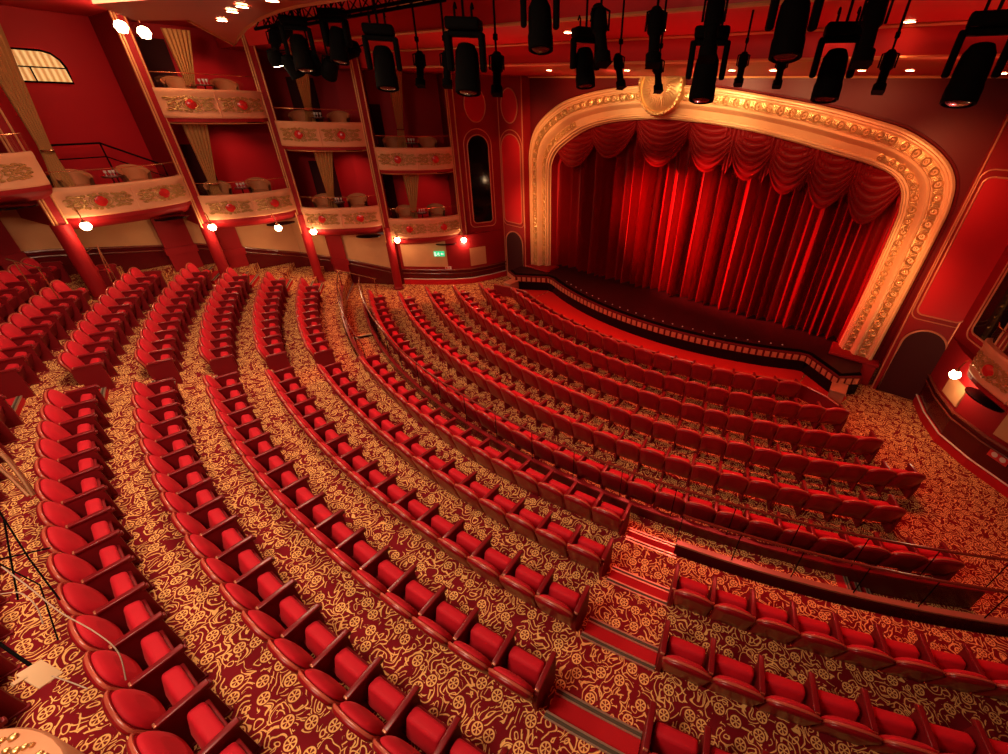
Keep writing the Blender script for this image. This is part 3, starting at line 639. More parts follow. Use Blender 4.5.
def build_box(k, level, a, b, ztop, wd, rank):
    side = wd; pts, X, nrm, L = front_plan(a, b, wd)
    org = Vector(((a[0] + b[0]) / 2, (a[1] + b[1]) / 2, ztop - .78)); h = .74; z0 = ztop - h
    place = '%s-level box, %s, %s side' % (level, rank, wd)
    t = thing('opera_box', 'gilded relief box: %s' % place, 'balcony box', org); 
    m = MB(); prof = [(.0, 0), (.03, .03), (.035, .10), (.02, .14), (.02, .58), (.05, .63), (.05, .70), (.02, .74), (-.10, .74), (-.10, 0)]
    rows = [[p + n_ * d + Vector((0, 0, z0 + z)) - org for p, n_, u in pts] for d, z in prof]; m.grid(rows + [rows[0]])
    for i in (0, len(pts) - 1): m.add([r[i] for r in rows], [tuple(range(len(rows)))])
    m.build('front_panel', M['front'], t)
    i_ = len(pts) // 2; mm = MB(); mm.tube([pts[i_][0] + pts[i_][1] * d + Vector((0, 0, z0 + z)) - org for d, z in ((.05, .02), (.03, .14), (.03, .58), (.06, .70))], .016, 6); mm.build('seam_bead', M['front'], t)
    for s_, (ulo, uhi) in enumerate(((.03, .49), (.51, .97))):
        rm = relief([(p + n_ * .02, n_, u) for p, n_, u in pts], z0 + .12, z0 + .60, org, ulo, uhi, nrm, k * 7 + s_).build('relief', M['frontorn'], t)
        um = (ulo + uhi) / 2; f = um * (len(pts) - 1); i = int(f); c = pts[i][0].lerp(pts[i + 1][0], f - i) + nrm * .045 + Vector((0, 0, z0 + .36)) - org
        T = Matrix(((X.x, 0, nrm.x, c.x), (X.y, 0, nrm.y, c.y), (0, 1, 0, c.z), (0, 0, 0, 1)))
        mm = MB(); mm.lathe([(.13, -.03), (.13, .02), (.07, .045), (0, .05)], n=18, T=T); mm.build('cabochon', M['jewel'], rm)
    # floor / underside slab reaching back to the wall
    out = -nrm; m = MB(); fr = [p for p, n_, u in pts]; bk = [Vector((*a, 0)) + out * 2.3, Vector((*b, 0)) + out * 2.3]
    ring = fr + [bk[1], bk[0]]
    n_ = len(ring); zz0, zz1 = z0 - .10, ztop - .54
    m.add([p + Vector((0, 0, zz0)) - org for p in ring] + [p + Vector((0, 0, zz1)) - org for p in ring], [tuple(range(n_)), tuple(range(n_, 2 * n_))[::-1]] + [(i, (i + 1) % n_, (i + 1) % n_ + n_, i + n_) for i in range(n_)])
    m.build('floor_slab', M['redwall'], t, 0)
    if level == 'lower':
        mb = MB(); mb.grid([[p - n_ * .05 + Vector((0, 0, z0 + .02)) - org for p, n_, u in pts], [p - n_ * .10 + Vector((0, 0, z0 - .14)) - org for p, n_, u in pts], [p - n_ * .38 + Vector((0, 0, z0 - .34)) - org for p, n_, u in pts], [p - n_ * .9 + Vector((0, 0, z0 - .38)) - org for p, n_, u in pts]]); mb.build('bowl_soffit', M['redwall'], t, 60)
    else:
        mb = MB(); mb.tube([p - n_ * .15 + Vector((0, 0, z0 - .13)) - org for p, n_, u in pts], .03, 6); mb.build('lintel_moulding', M['gilt'], t)
    # thin glass screen with brass top rail
    m = MB(); m.grid([[p - n_ * .03 + Vector((0, 0, ztop)) - org for p, n_, u in pts], [p - n_ * .03 + Vector((0, 0, ztop + .36)) - org for p, n_, u in pts]]); m.build('glass_screen', M['glass'], t)
    m = MB(); m.tube([p - n_ * .03 + Vector((0, 0, ztop + .37)) - org for p, n_, u in pts], .011, 6); m.build('top_rail', M['brass'], t)
    # dark speaker recess under one end
    c = Vector((*a, 0)).lerp(Vector((*b, 0)), .75) + nrm * .05 + Vector((0, 0, -.30 if level == 'lower' else 0))
    m = MB(); T = Matrix.Translation(c - org + Vector((0, 0, zz0 - .03))) @ Matrix.Rotation(atan2(X.y, X.x), 4, 'Z'); m.lathe([(.0, 0), (.24, 0), (.24, .03), (0, .03)], n=24, T=T @ Matrix.Scale(1.9, 4, (1, 0, 0))); m.build('speaker_grille', M['blackgloss'], t)
    return t, pts, X, nrm, org
def box_room(k, level, a, b, zfl, zce, wd, rank, drape=True, furnish=True):
    A = Vector((*a, 0)); B = Vector((*b, 0)); X = (B - A); L = X.length; X.normalize(); nrm = Vector((0, 0, 1)).cross(X)
    if nrm.dot(Vector((0, -16, 0)) - A) < 0: nrm = -nrm
    place = '%s box, %s, %s side' % (level, rank, wd)
    def P(s_, d, z): return A + X * (L * s_) + nrm * d + Vector((0, 0, z))
    if drape:
        # gathered gold drape tied to one side
        s0 = {1: .24, 2: .28}.get(k, .42); t = thing('box_drape', 'pleated gold drape tied back in the %s' % place, 'drape', P(s0, -.35, zfl))
        m = MB(); rows = []; H = zce - zfl
        for j in range(13):
            v = j / 12; wdt = (.55 if v > .35 else .30) if False else (.20 + .45 * abs(v - .30) / .7 if v > .30 else .20 + .28 * (.30 - v) / .3)
            rows.append([X * (wdt * (i / 24 - .5) - .18 * (1 - v)) + nrm * (-.05 * abs(sin(i / 24 * pi * 6))) + Vector((0, 0, H * v)) for i in range(25)])
        m.grid(rows); m.grid([[p + nrm * -.10 for p in r] for r in rows]); m.build('cloth', M['drape'], t, 60)
        m = MB(); T = Matrix.Translation(Vector((0, 0, H * .30)) - X * .126) @ Matrix.Rotation(atan2(X.y, X.x), 4, 'Z'); m.tube([T @ Vector((.12 * cos(q * pi / 6), -.03 + .10 * sin(q * pi / 6), .0)) for q in range(12)], .02, 6, closed=True); m.build('tieback', M['brass'], t)
    if furnish:
        rz = atan2(nrm.y, nrm.x) - pi / 2 + pi
        for j, s_ in enumerate((.27, .68)):
            loc = P(s_, -.42, zfl); nm = ('left' if j == 0 else 'right') if wd == 'left' else ('right' if j == 0 else 'left')
            global chair_proto
            lb = 'tan tub chair on the %s in the %s' % (nm, place)
            if chair_proto is None: chair_proto = tub_chair(loc, rz, lb); chair_proto['group'] = 'tub chairs in the boxes'; bpy.context.view_layer.update(); reg(chair_proto)
            else:
                c = copy_tree(chair_proto); c.location = loc; c.rotation_euler = (0, 0, rz); c['label'] = lb
        tl = P(.48, -.12, zfl); t = thing('side_table', 'small dark table between tub chairs in the %s' % place, 'table', tl, 0, 'small tables in the boxes')
        m = MB(); m.lathe([(0, .60), (.2, .60), (.21, .62), (.2, .64), (0, .64)], n=18); m.build('table_top', M['table'], t)
        m = MB(); m.tube([(0, 0, .02), (0, 0, .6)], .02, 8); m.build('leg', M['black'], t)
        m = MB(); m.lathe([(0, 0), (.14, 0), (.13, .02), (0, .03)], n=14); m.build('base', M['black'], t)
        for j in range(3):
            g = P(.48, -.12, zfl + .64) + X * (.09 * (j - 1)) + nrm * (.04 * (j % 2)); mm = MB(); mm.lathe([(0, 0), (.028, 0), (.024, .006), (.006, .01), (.006, .06), (.03, .085), (.034, .14), (.03, .14), (.024, .09), (0, .08)], n=10)
            mm.build('wine_glass', M['cup'], None, loc=g, label='pale stemmed glass, %s' % place, cat='glass', group='glasses in the %s' % place)
    return
ranks_L = ['nearest the camera', 'second from the camera', 'third from the camera', 'second from the stage', 'nearest the stage']
for sgn, wd in ((-1, 'left'), (1, 'right')):
    mir = lambda p: (p[0] * -sgn, p[1])
    for k in (range(5) if sgn < 0 else (4,)):
        a, b = mir(PF[k]), mir(PF[k + 1] if k else BOX0_END)
        if sgn > 0: a, b = (9.9, -13.5), (8.15, -10.95)
        A = Vector((*a, 0)); B = Vector((*b, 0)); X = (B - A).normalized(); nrm = Vector((0, 0, 1)).cross(X)
        if nrm.dot(Vector((0, -16, 0)) - A) < 0: nrm = -nrm
        zl = ZT_L[k]; rank = ranks_L[k]
        build_box(k, 'lower', a, b, zl, wd, rank)
        zu = ZT_U[k]
        ce = (zu - .84) if zu else 8.6
        if sgn < 0: box_room(k, 'lower', a, b, zl - .52, ce, wd, rank)
        if zu:
            build_box(k + 10, 'upper', a, b, zu, wd, rank)
            if sgn < 0: box_room(k + 10, 'upper', a, b, zu - .52, 8.4, wd, rank)
        # red back wall of the boxes, with a darker doorway
        m = MB(); bA = A - nrm * 2.2 - X * .8; bB = B - nrm * 2.2 + X * .8
        m.add([bA + Vector((0, 0, zl - .8)), bB + Vector((0, 0, zl - .8)), bB + Vector((0, 0, 8.7)), bA + Vector((0, 0, 8.7))], [(0, 1, 2, 3)]); struct('wall_boxes_' + wd, m, M['redpanel'], 0)
        if sgn < 0 and k > 1:
            cc = A.lerp(B, .62) - nrm * .9
            for zc_ in ((ce - .12,) + ((8.2,) if zu else ())): lamp('SPOT', 'box_downlight', (cc.x, cc.y, zc_), 46, (1, .30, .2), tuple(cc - nrm * 1.2 + Vector((0, 0, zc_ - 1.7))), .04, spot=95, blend=1)
        for lv_, zf_, zc_ in (('lower', zl - .72, ce),) + ((('upper', zu - .72, 8.4),) if zu else ()):
            m = MB(); s0, s1 = .22, .42; p0 = bA.lerp(bB, s0) + nrm * .03; p1 = bA.lerp(bB, s1) + nrm * .03; m.box(0, 1, 0, 1, 0, 1, Matrix(((p1.x - p0.x, nrm.x * .03, 0, p0.x), (p1.y - p0.y, nrm.y * .03, 0, p0.y), (0, 0, min(2.0, zc_ - zf_ - .1), zf_), (0, 0, 0, 1))))
            dn += 1; struct('door_%d' % dn, m, M['darkpanel'], 0)
    # partitions and pilasters
    for k in (range(0, 6) if sgn < 0 else (4, 5)):
        p = Vector((*mir(PF[k]), 0)); q = mir(PF[max(0, k - 1)]); r = mir(PF[min(5, k + 1)])
        X = (Vector((*r, 0)) - Vector((*q, 0))).normalized(); nrm = Vector((0, 0, 1)).cross(X)
        if nrm.dot(Vector((0, -16, 0)) - p) < 0: nrm = -nrm
        zbot = (ZT_L[min(k, 4)] if k < 5 else ZT_L[4]) - .95
        T = Matrix(((X.x, nrm.x, 0, p.x), (X.y, nrm.y, 0, p.y), (0, 0, 1, 0), (0, 0, 0, 1)))
        m = MB(); m.box(-.07, .07, -2.3, .02, zbot, 8.7, T); struct('wall_partition_' + wd, m, M['redwall'], 0)
        nmk = ['first', 'second', 'third', 'fourth', 'fifth', 'sixth'][k]
        t = thing('gilded_pilaster', '%s slim gilded pilaster counted from the camera between the %s boxes' % (nmk, wd), 'pilaster', tuple(p + Vector((0, 0, zbot)))); t.rotation_euler = (0, 0, atan2(X.y, X.x)); H = 8.7 - zbot
        s2 = 1 if Vector((-X.y, X.x, 0)).dot(nrm) > 0 else -1
        m = MB(); m.box(-.16, .16, min(0, s2 * .09), max(0, s2 * .09), 0, H); m.build('shaft', M['redwall'], t, 0)
        for dx in (-.13, -.07, .12):
            m = MB(); m.tube([(dx, s2 * .10, 0), (dx, s2 * .10, H)], .022, 6); m.build('gilt_bead', M['gilt'], t)
# round red columns below the boxes
for k, (r_, zt) in ((1, (.19, 3.9)), (3, (.16, 3.2)), (4, (.16, 2.6)), (2, (.17, 3.3))):
    x, y = PF[k]; zf_ = zfloor((x, y)); 
    lb = {1: 'thick round red column nearest the camera, standing between seat rows', 2: 'red column behind the left block, second from the camera', 3: 'round red column beside the left block of the front rear-stalls row', 4: 'round red column under the boxes beside the sunken walk'}[k]
    t = thing('column', lb, 'column', (x, y, max(0, zf_ - .05)))
    m = MB(); m.tube([(0, 0, 0), (0, 0, zt - zf_)], r_, 24); m.build('shaft', M['redwall'], t)
    m = MB(); m.lathe([(r_ + .04, 0), (r_ + .04, .08), (r_, .12), (r_, .13)], n=24); m.build('base', M['seatside'], t)
# globe lamps under and above the boxes
for (x, y, z, lb) in ((-11.55, -21.2, 3.80, 'glowing globe lamp under the lower box second from the camera'), (-12.05, -18.42, 3.18, 'glowing globe lamp under the lower box third from the camera'), (-11.6, -16.7, 2.92, 'small glowing globe lamp below the gap of the third box, before beige wall'), (-11.5, -15.62, 2.60, 'glowing globe lamp under the lower box second from the stage'), (-9.85, -13.31, 2.12, 'glowing globe lamp at the camera-side end of the box nearest the stage'), (-8.45, -11.12, 1.93, 'glowing globe lamp at the stage-side end of the left lower box'), (8.02, -11.0, 1.88, 'glowing globe lamp by the right box beside the right stage door')):
    globe((x, y, z), lb, (x + (-.25 if x < 0 else .2), y, z + .32), .11)
tw = thing('twin_globe_lamp', 'twin glowing globe bracket lamp high on the left box pilaster', 'lamp', (-11.5, -18.72, 8.22))
for dx in (0, .42):
    m = MB(); m.lathe([(0, -.13), (.09, -.11), (.14, 0), (.10, .10), (.03, .13), (0, .13)], n=20, c=(dx * .35, dx * .9, -.08 * (dx > 0))); m.build('globe', M['bulb'], tw)
    m = MB(); m.tube([(dx * .35, dx * .9, .12), (dx * .3, dx * .8, .25), (-.3, .2, .3)], .015, 6); m.build('arm', M['brass'], tw)
lamp('POINT', 'globe_light', (-11.2, -18.6, 8.05), 40, (1, .62, .32), size=.12)

# ------------------------------------------------------------------ exit sign, notices
def on_seg(x, y, a, b, d=.02):
    a = Vector((*a, 0)); b = Vector((*b, 0)); n_ = Vector((0, 0, 1)).cross((b - a).normalized())
    if n_.dot(Vector((0, -16, 0)) - a) < 0: n_ = -n_
    r = ray(x, y); t_ = (a - CP).dot(n_) / r.dot(n_); return CP + r * t_ + n_ * d, n_, (b - a).normalized()
# inner window with gold blinds, and handrail, inside the tall box
A_ = Vector((*PF[1], 0)); B_ = Vector((*PF[2], 0)); Xb = (B_ - A_).normalized(); nb = Vector((0, 0, 1)).cross(Xb); nb = nb if nb.x > 0 else -nb
bk0 = A_ - nb * 2.15; bk1 = B_ - nb * 2.15
p, n_, X = on_seg(33, 66, (bk0.x, bk0.y), (bk1.x, bk1.y), .05)
t = link('window_1', None, None, kind='structure'); t.matrix_world = Matrix(((X.x, -n_.x, 0, p.x), (X.y, -n_.y, 0, p.y), (0, 0, 1, p.z), (0, 0, 0, 1)))
pl = [(-.62, -.36), (.62, -.36), (.62, .0), (.57, .17), (.44, .31), (.26, .36), (-.62, .36)]
m = MB(); m.prism(pl, -.03, 0); m.build('pane', M['litblind'], t, 0)
m = MB(); m.tube([(x, -.035, z) for x, z in pl], .03, 6, closed=True); m.tube([(-.62, -.04, -.02), (.62, -.04, -.02)], .018, 6); m.tube([(-.1, -.04, -.36), (-.1, -.04, -.02)], .018, 6); m.build('frame', M['black'], t)
z_ = ZT_L[1]
t = thing('inner_handrail', 'dark sloping handrail inside the tall lower-level box', 'handrail', A_.lerp(B_, .55) - nb * .7 + Vector((0, 0, z_ - .5))); o = -t.location
m = MB(); q0 = A_.lerp(B_, .30) - nb * 1.1; q1 = A_.lerp(B_, .62) - nb * 1.1; q2 = A_.lerp(B_, .92) - nb * .4
m.tube([q + o + Vector((0, 0, z)) for q, z in ((q0, z_ + .85), (q1, z_ + .85), (q2, z_ + .25))], .028, 6); m.tube([q + o + Vector((0, 0, z)) for q, z in ((q0, z_ + .5), (q1, z_ + .5), (q2, z_ - .1))], .018, 6); m.build('rail', M['black'], t)
for q, z in ((q0, .85), (q1, .85), (q2, .25)):
    m = MB(); m.tube([q + o + Vector((0, 0, z_ - .52)), q + o + Vector((0, 0, z_ + z))], .02, 6); m.build('post', M['black'], t)
p, n_, X = on_seg(440, 252, (-9.7, -12.25), (-9.0, -11.6), .25)
T = Matrix(((X.x, -n_.x, 0, p.x), (X.y, -n_.y, 0, p.y), (0, 0, 1, p.z), (0, 0, 0, 1)))
t = link('exit_sign', None, None, label='green lit exit sign with running figure and arrow under the left boxes', cat='sign'); t.matrix_world = T
m = MB(); m.rbox(-.22, .22, -.02, .02, -.11, .11, .01); m.build('panel', M['green'], t)
m = MB(); m.tube([(-.02, -.03, .07), (-.02, -.03, .071)], .022, 8); m.tube([(-.02, -.025, .04), (-.04, -.025, -.01), (-.09, -.025, -.03), (-.12, -.025, -.075)], .012, 6); m.tube([(-.04, -.025, -.01), (0, -.025, -.045), (-.01, -.025, -.085)], .012, 6); m.tube([(-.09, -.025, .03), (-.03, -.025, .03), (.02, -.025, .0)], .009, 6)
m.prism([(.06, .0), (.12, .05), (.12, .018), (.18, .018), (.18, -.018), (.12, -.018), (.12, -.05)], -.03, -.022); m.box(-.19, -.14, -.03, -.022, -.09, .08)
m.build('pictogram', M['signwhite'], t)
p, n_, X = on_seg(448.5, 267.5, (-9.7, -12.25), (-9.0, -11.6), .04)
t = link('wall_notice', None, None, label='small white notice on the dark doors under the exit sign', cat='sign'); t.matrix_world = Matrix(((X.x, -n_.x, 0, p.x), (X.y, -n_.y, 0, p.y), (0, 0, 1, p.z), (0, 0, 0, 1)))
m = MB(); m.box(-.13, .13, -.005, .005, -.06, .06); m.build('panel', M['plate'], t)
m = MB(); m.box(-.11, -.03, -.008, -.005, -.04, .04); m.box(.01, .05, -.008, -.005, -.04, .04); m.build('marks', M['platered'], t)
p, n_, X = on_seg(1000, 457, (9.0, -11.6), (9.7, -12.25), .04)
t = link('wall_notice', None, None, label='red and white notice on the dark wainscot at the right edge', cat='sign'); t.matrix_world = Matrix(((X.x, -n_.x, 0, p.x), (X.y, -n_.y, 0, p.y), (0, 0, 1, p.z), (0, 0, 0, 1)))
m = MB(); m.box(-.2, .2, -.005, .005, -.1, .1); m.build('panel', M['platered'], t)
m = MB(); m.lathe([(0, 0), (.06, 0), (.06, .004), (0, .004)], n=14, T=Matrix.Translation((-.08, -.006, 0)) @ Matrix.Rotation(pi / 2, 4, 'X')); m.lathe([(0, 0), (.06, 0), (.06, .004), (0, .004)], n=14, T=Matrix.Translation((.09, -.006, 0)) @ Matrix.Rotation(pi / 2, 4, 'X')); m.build('marks', M['plate'], t)

# ------------------------------------------------------------------ ceiling
cz = [(-8.6, 7.72), (-13.25, 7.72), (-13.3, 8.14), (-15.7, 8.14), (-15.75, 8.62), (-30.5, 8.62)]
m = MB()
for i in range(len(cz) - 1):
    (y0, z0), (y1, z1) = cz[i], cz[i + 1]; m.add([(-15.5, y0, z0), (15.5, y0, z0), (15.5, y1, z1), (-15.5, y1, z1)], [(0, 1, 2, 3)])
struct('ceiling', m, M['ceilA'], 0)
m = MB()
for y_, z_ in ((-8.9, 7.70), (-13.27, 7.72), (-13.33, 8.12), (-15.72, 8.13), (-15.78, 8.6)): m.tube([(-9.5, y_, z_), (12, y_, z_)], .03, 6)
struct('trim_6', m, M['gilt'])
def downlight(x, y, z, lb, grp='recessed downlights in the ceiling bands'):
    t = thing('recessed_downlight', lb, 'ceiling light', (x, y, z), 0, grp)
    m = MB(); m.lathe([(.075, -.012), (.095, -.012), (.10, 0), (.075, 0)], n=20); m.build('ring', M['brass'], t)
    m = MB(); m.lathe([(0, -.012), (.075, -.012), (.07, 0), (0, 0)], n=20); m.build('lens', M['down'], t)
def hit(x, y, z): r = ray(x, y); return CP + r * ((z - CP.z) / r.z)
for i, x_ in enumerate((549, 627, 660, 732, 773, 862, 910, 1003)):
    p = hit(x_, 70 if x_ < 1000 else 73, 7.715); downlight(p.x, p.y, 7.715, 'small glowing downlight, %s from the left in the lower ceiling band' % ORD[i + 1])
for i, (x_, y_) in enumerate(((568, 32), (662, 29), (840, 25), (910, 21))):
    p = hit(x_, y_, 8.135); downlight(p.x, p.y, 8.135, 'bright glowing downlight, %s from the left in the upper ceiling band' % ORD[i + 1])
# rounded soffit over the left boxes
Zf = 8.0; pts = [hit(x, y, Zf) for x, y in ((188, 20), (212, 33), (234, 45), (238, 38), (246, 28), (262, 17), (280, 10), (300, 5), (325, 1), (350, -3), (380, -10))]
pts = pts + [Vector((pts[-1].x - 1, -19.6, Zf)), Vector((pts[0].x + .5, -20.5, Zf)), Vector((pts[0].x - 1.2, -19.6, Zf))]
m = MB(); n = len(pts); m.add(pts + [p + Vector((0, 0, .62)) for p in pts], [tuple(range(n))] + [(i, (i + 1) % n, (i + 1) % n + n, i + n) for i in range(n)])
struct('ceiling', m, M['ceilB'], 0)
m = MB(); m.tube(pts[:11], .03, 6); struct('trim_7', m, M['gilt'])
for i, (x_, y_) in enumerate(((222, 20), (232, 11), (242, 6), (272, 0))):
    p = hit(x_, y_, 7.985); downlight(p.x, p.y, 7.985, 'bright downlight in the rounded left soffit, %s from the box side' % ORD[i + 1], 'downlights in the rounded left soffit')
# ------------------------------------------------------------------ moving-head spotlights and rigging
def spot_proto():
    t = thing('moving_head_spotlight', 'black moving head spotlight', 'spotlight', (0, 0, 0), 0, 'moving head spotlights hanging from the ceiling')
    m = MB(); m.rbox(-.20, .20, -.15, .15, -.12, .0, .03); m.build('base', M['black'], t)
    m = MB(); m.tube([(-.1, 0, 0), (-.1, 0, .10), (-.1, .05, .14), (-.1, .1, .10)], .014, 6); m.tube([(.1, 0, 0), (.1, 0, .10), (.1, .05, .14), (.1, .1, .10)], .014, 6); m.build('clamp', M['black'], t)
    m = MB()
    m.rbox(-.20, .20, -.06, .06, -.18, -.12, .02)
    for sx_ in (-1, 1): m.rbox(sx_ * .2 - .035, sx_ * .2 + .035, -.07, .07, -.52, -.13, .025)
    m.build('yoke', M['black'], t)
    T = Matrix.Translation((0, 0, -.45)) @ Matrix.Rotation(rad(-14), 4, 'X')
    m = MB(); m.lathe([(0, .20), (.10, .20), (.135, .13), (.145, 0), (.145, -.12), (.155, -.16), (.155, -.30), (.135, -.31), (.13, -.28), (0, -.28)], n=24, T=T); h = m.build('head', M['black'], t)
    m = MB(); m.lathe([(0, -.285), (.125, -.285), (.09, -.305), (0, -.31)], n=24, T=T); m.build('lens', M['lensglass'], h)
    return t
def can_proto():
    t = thing('profile_spotlight', 'slim black profile spotlight', 'spotlight', (0, 0, 0), 0, 'slim profile spotlights hanging from the ceiling')
    m = MB(); m.tube([(0, 0, .06), (0, 0, -.16)], .014, 6); m.rbox(-.03, .03, -.03, .03, .0, .07, .008); m.build('clamp', M['black'], t)
    m = MB(); m.tube([(-.10, 0, -.34), (-.10, 0, -.18), (0, 0, -.15), (.10, 0, -.18), (.10, 0, -.34)], .012, 6); m.build('yoke', M['black'], t)
    T = Matrix.Translation((0, 0, -.34)) @ Matrix.Rotation(rad(-22), 4, 'X')
    m = MB(); m.lathe([(0, .22), (.05, .22), (.085, .16), (.085, .0), (.06, -.03), (.06, -.20), (.085, -.22), (.085, -.32), (.07, -.32), (.06, -.24), (0, -.24)], n=18, T=T); h = m.build('barrel', M['black'], t)
    m = MB(); m.box(-.075, .075, -.075, .075, -.325, -.318, T @ Matrix.Translation((0, 0, 0))); m.build('gel_frame', M['black'], h)
    return t
bpy.context.view_layer.update()
sp = spot_proto(); cp_ = can_proto(); reg(sp); reg(cp_)
# (x, y) of the lamp head in the photo's frame only fixes direction; distance d places it under the rig
SPOTS = [(467, 62, 5.4, 0, 1.05, 'second large one from the left'), (540, 18, 4.6, 10, .9, 'high beside the first ceiling band'), (585, 62, 5.6, 20, .85, 'short one just left of the arch medallion'), (706, 70, 5.2, -15, 1.0, 'right of the arch medallion'), (793, 18, 4.3, -10, 1.05, 'cut by the top edge right of centre'), (833, 68, 5.0, -20, 1.0, 'over the right half of the arch'), (974, 66, 4.4, -35, 1.05, 'large one at the far right'), (384, 62, 6.0, 15, 1.0, 'first large one right of the rig cluster'), (300, 48, 6.8, 30, .95, 'left one inside the rig cluster'), (338, 40, 6.6, -10, .9, 'right one inside the rig cluster')]
def rig_z(p): return p
first = True
for (x_, y_, d_, rz, s_, lb) in SPOTS:
    P = at_depth(x_, y_, d_)
    o = sp if first else copy_tree(sp); first = False
    o.location = P + Vector((0, 0, .42 * s_)); o.rotation_euler = (0, 0, rad(rz + 35)); o.scale = (s_, s_, s_); o['label'] = 'black moving head spotlight, %s' % lb
CANS = [(600, 30, 4.8, 25, 1.1, 'high, left of the medallion'), (655, 32, 4.9, 0, 1.1, 'high above the medallion'), (619, 68, 6.0, 30, .8, 'small, left of the medallion'), (658, 72, 6.0, 15, .8, 'small, hanging before the medallion'), (713, 22, 4.6, -15, 1.15, 'high, right of the medallion'), (742, 66, 6.2, -20, .8, 'small, right of the medallion'), (781, 68, 6.2, -20, .8, 'small, left of the right-hand moving head'), (872, 24, 4.4, -20, 1.2, 'high on the right between downlights'), (886, 68, 5.4, -30, .9, 'small, over the right arch shoulder'), (420, 66, 6.6, 0, .9, 'left, before the box nearest the stage'), (447, 66, 6.4, 0, .9, 'before the arch-topped left window'), (497, 70, 6.0, 0, 1.0, 'left of the arch corner'), (275, 44, 7.2, 0, 1.0, 'leftmost inside the rig cluster')]
first = True
for (x_, y_, d_, rz, s_, lb) in CANS:
    P = at_depth(x_, y_, d_)
    o = cp_ if first else copy_tree(cp_); first = False
    o.location = P + Vector((0, 0, .34 * s_)); o.rotation_euler = (0, 0, rad(rz + 35)); o.scale = (s_, s_, s_); o['label'] = 'slim black profile spotlight, %s' % lb
SPOTTOPS = [(at_depth(a[0], a[1], a[2]), a[4], .42 if i < len(SPOTS) else .34) for i, a in enumerate(SPOTS + CANS)]
# drop tubes from the ceiling for every spotlight
for i, (P, s_, hh) in enumerate(SPOTTOPS):
    top = 8.62 if P.y < -15.75 else (8.14 if P.y < -13.3 else 7.72)
    z0 = P.z + hh * s_ - .01
    if top > z0 + .02:
        nm = (['black moving head spotlight'] * len(SPOTS) + ['slim profile spotlight'] * len(CANS))[i]; which = (SPOTS + CANS)[i][5]
        m = MB(); m.tube([(0, 0, 0), (0, 0, top - z0)], .016, 6); m.build('hanging_tube', M['black'], None, loc=(P.x, P.y, z0), label='thin drop tube of the %s, %s' % ('moving head' if i < len(SPOTS) else 'profile spot', which), cat='rigging tube', group='drop tubes holding the spotlights')
# lattice truss of the left cluster
tr = thing('lighting_truss', 'black lattice lighting truss crossing the top left of the ceiling', 'truss', (0, 0, 0))
a = at_depth(262, 30, 7.3); b = at_depth(440, -2, 5.9); tr.location = a; d = b - a; ln = d.length; X = d.normalized(); Yv = Vector((0, 0, 1)).cross(X).normalized(); Zv = X.cross(Yv)
m = MB()
for yy, zz in ((-.12, 0), (.12, 0), (0, .2)): m.tube([Yv * yy + Zv * zz, X * ln + Yv * yy + Zv * zz], .025, 8)
m.build('chord', M['black'], tr)
m = MB()
for i in range(int(ln / .25)):
    s0 = i * .25
    m.tube([X * s0 + Yv * -.12, X * (s0 + .12) + Zv * .2, X * (s0 + .25) + Yv * -.12], .010, 5); m.tube([X * s0 + Yv * .12, X * (s0 + .12) + Zv * .2, X * (s0 + .25) + Yv * .12], .010, 5)
m.build('lacing', M['black'], tr)
for i, (x_, y_, d_) in enumerate(((292, 66, 7.0), (312, 62, 7.0), (330, 68, 7.0), (283, 30, 7.2), (350, 50, 6.9))):
    P = at_depth(x_, y_, d_); t = thing('parcan_spotlight', 'stubby black par can bunched in the left rig cluster', 'spotlight', P, 0, 'par cans bunched under the left truss'); t.rotation_euler = (rad(25 + 11 * i), 0, rad(40 * i))
    m = MB(); m.lathe([(0, .16), (.07, .16), (.12, .08), (.12, -.16), (.11, -.16), (.10, .0), (0, .0)], n=18); m.build('can', M['black'], t)
    m = MB(); m.tube([(0, 0, 0), (0, 0, 8.62 - P.z - .05)], .014, 6); m.build('hanging_tube', M['black'], None, loc=P + Vector((0, 0, .05)), label='thin drop tube of the par cans bunched in the left rig cluster', cat='rigging tube', group='drop tubes of the par can cluster')
    m = MB(); m.tube([(-.13, 0, -.02), (-.13, 0, .22), (.13, 0, .22), (.13, 0, -.02)], .012, 6); m.build('bracket', M['black'], t)
P = at_depth(279, 64, 7.0); t = thing('lit_spotlight', 'small spotlight with a glowing lens at the left of the rig cluster', 'spotlight', P); t.rotation_euler = (rad(20), rad(10), 0)
m = MB(); m.lathe([(0, .2), (.08, .2), (.12, .1), (.12, 0), (.0, 0)], n=18); m.build('can', M['black'], t); m = MB(); m.lathe([(0, -.012), (.1, -.012), (.105, 0), (0, 0)], n=18); m.build('lens', M['down'], t)

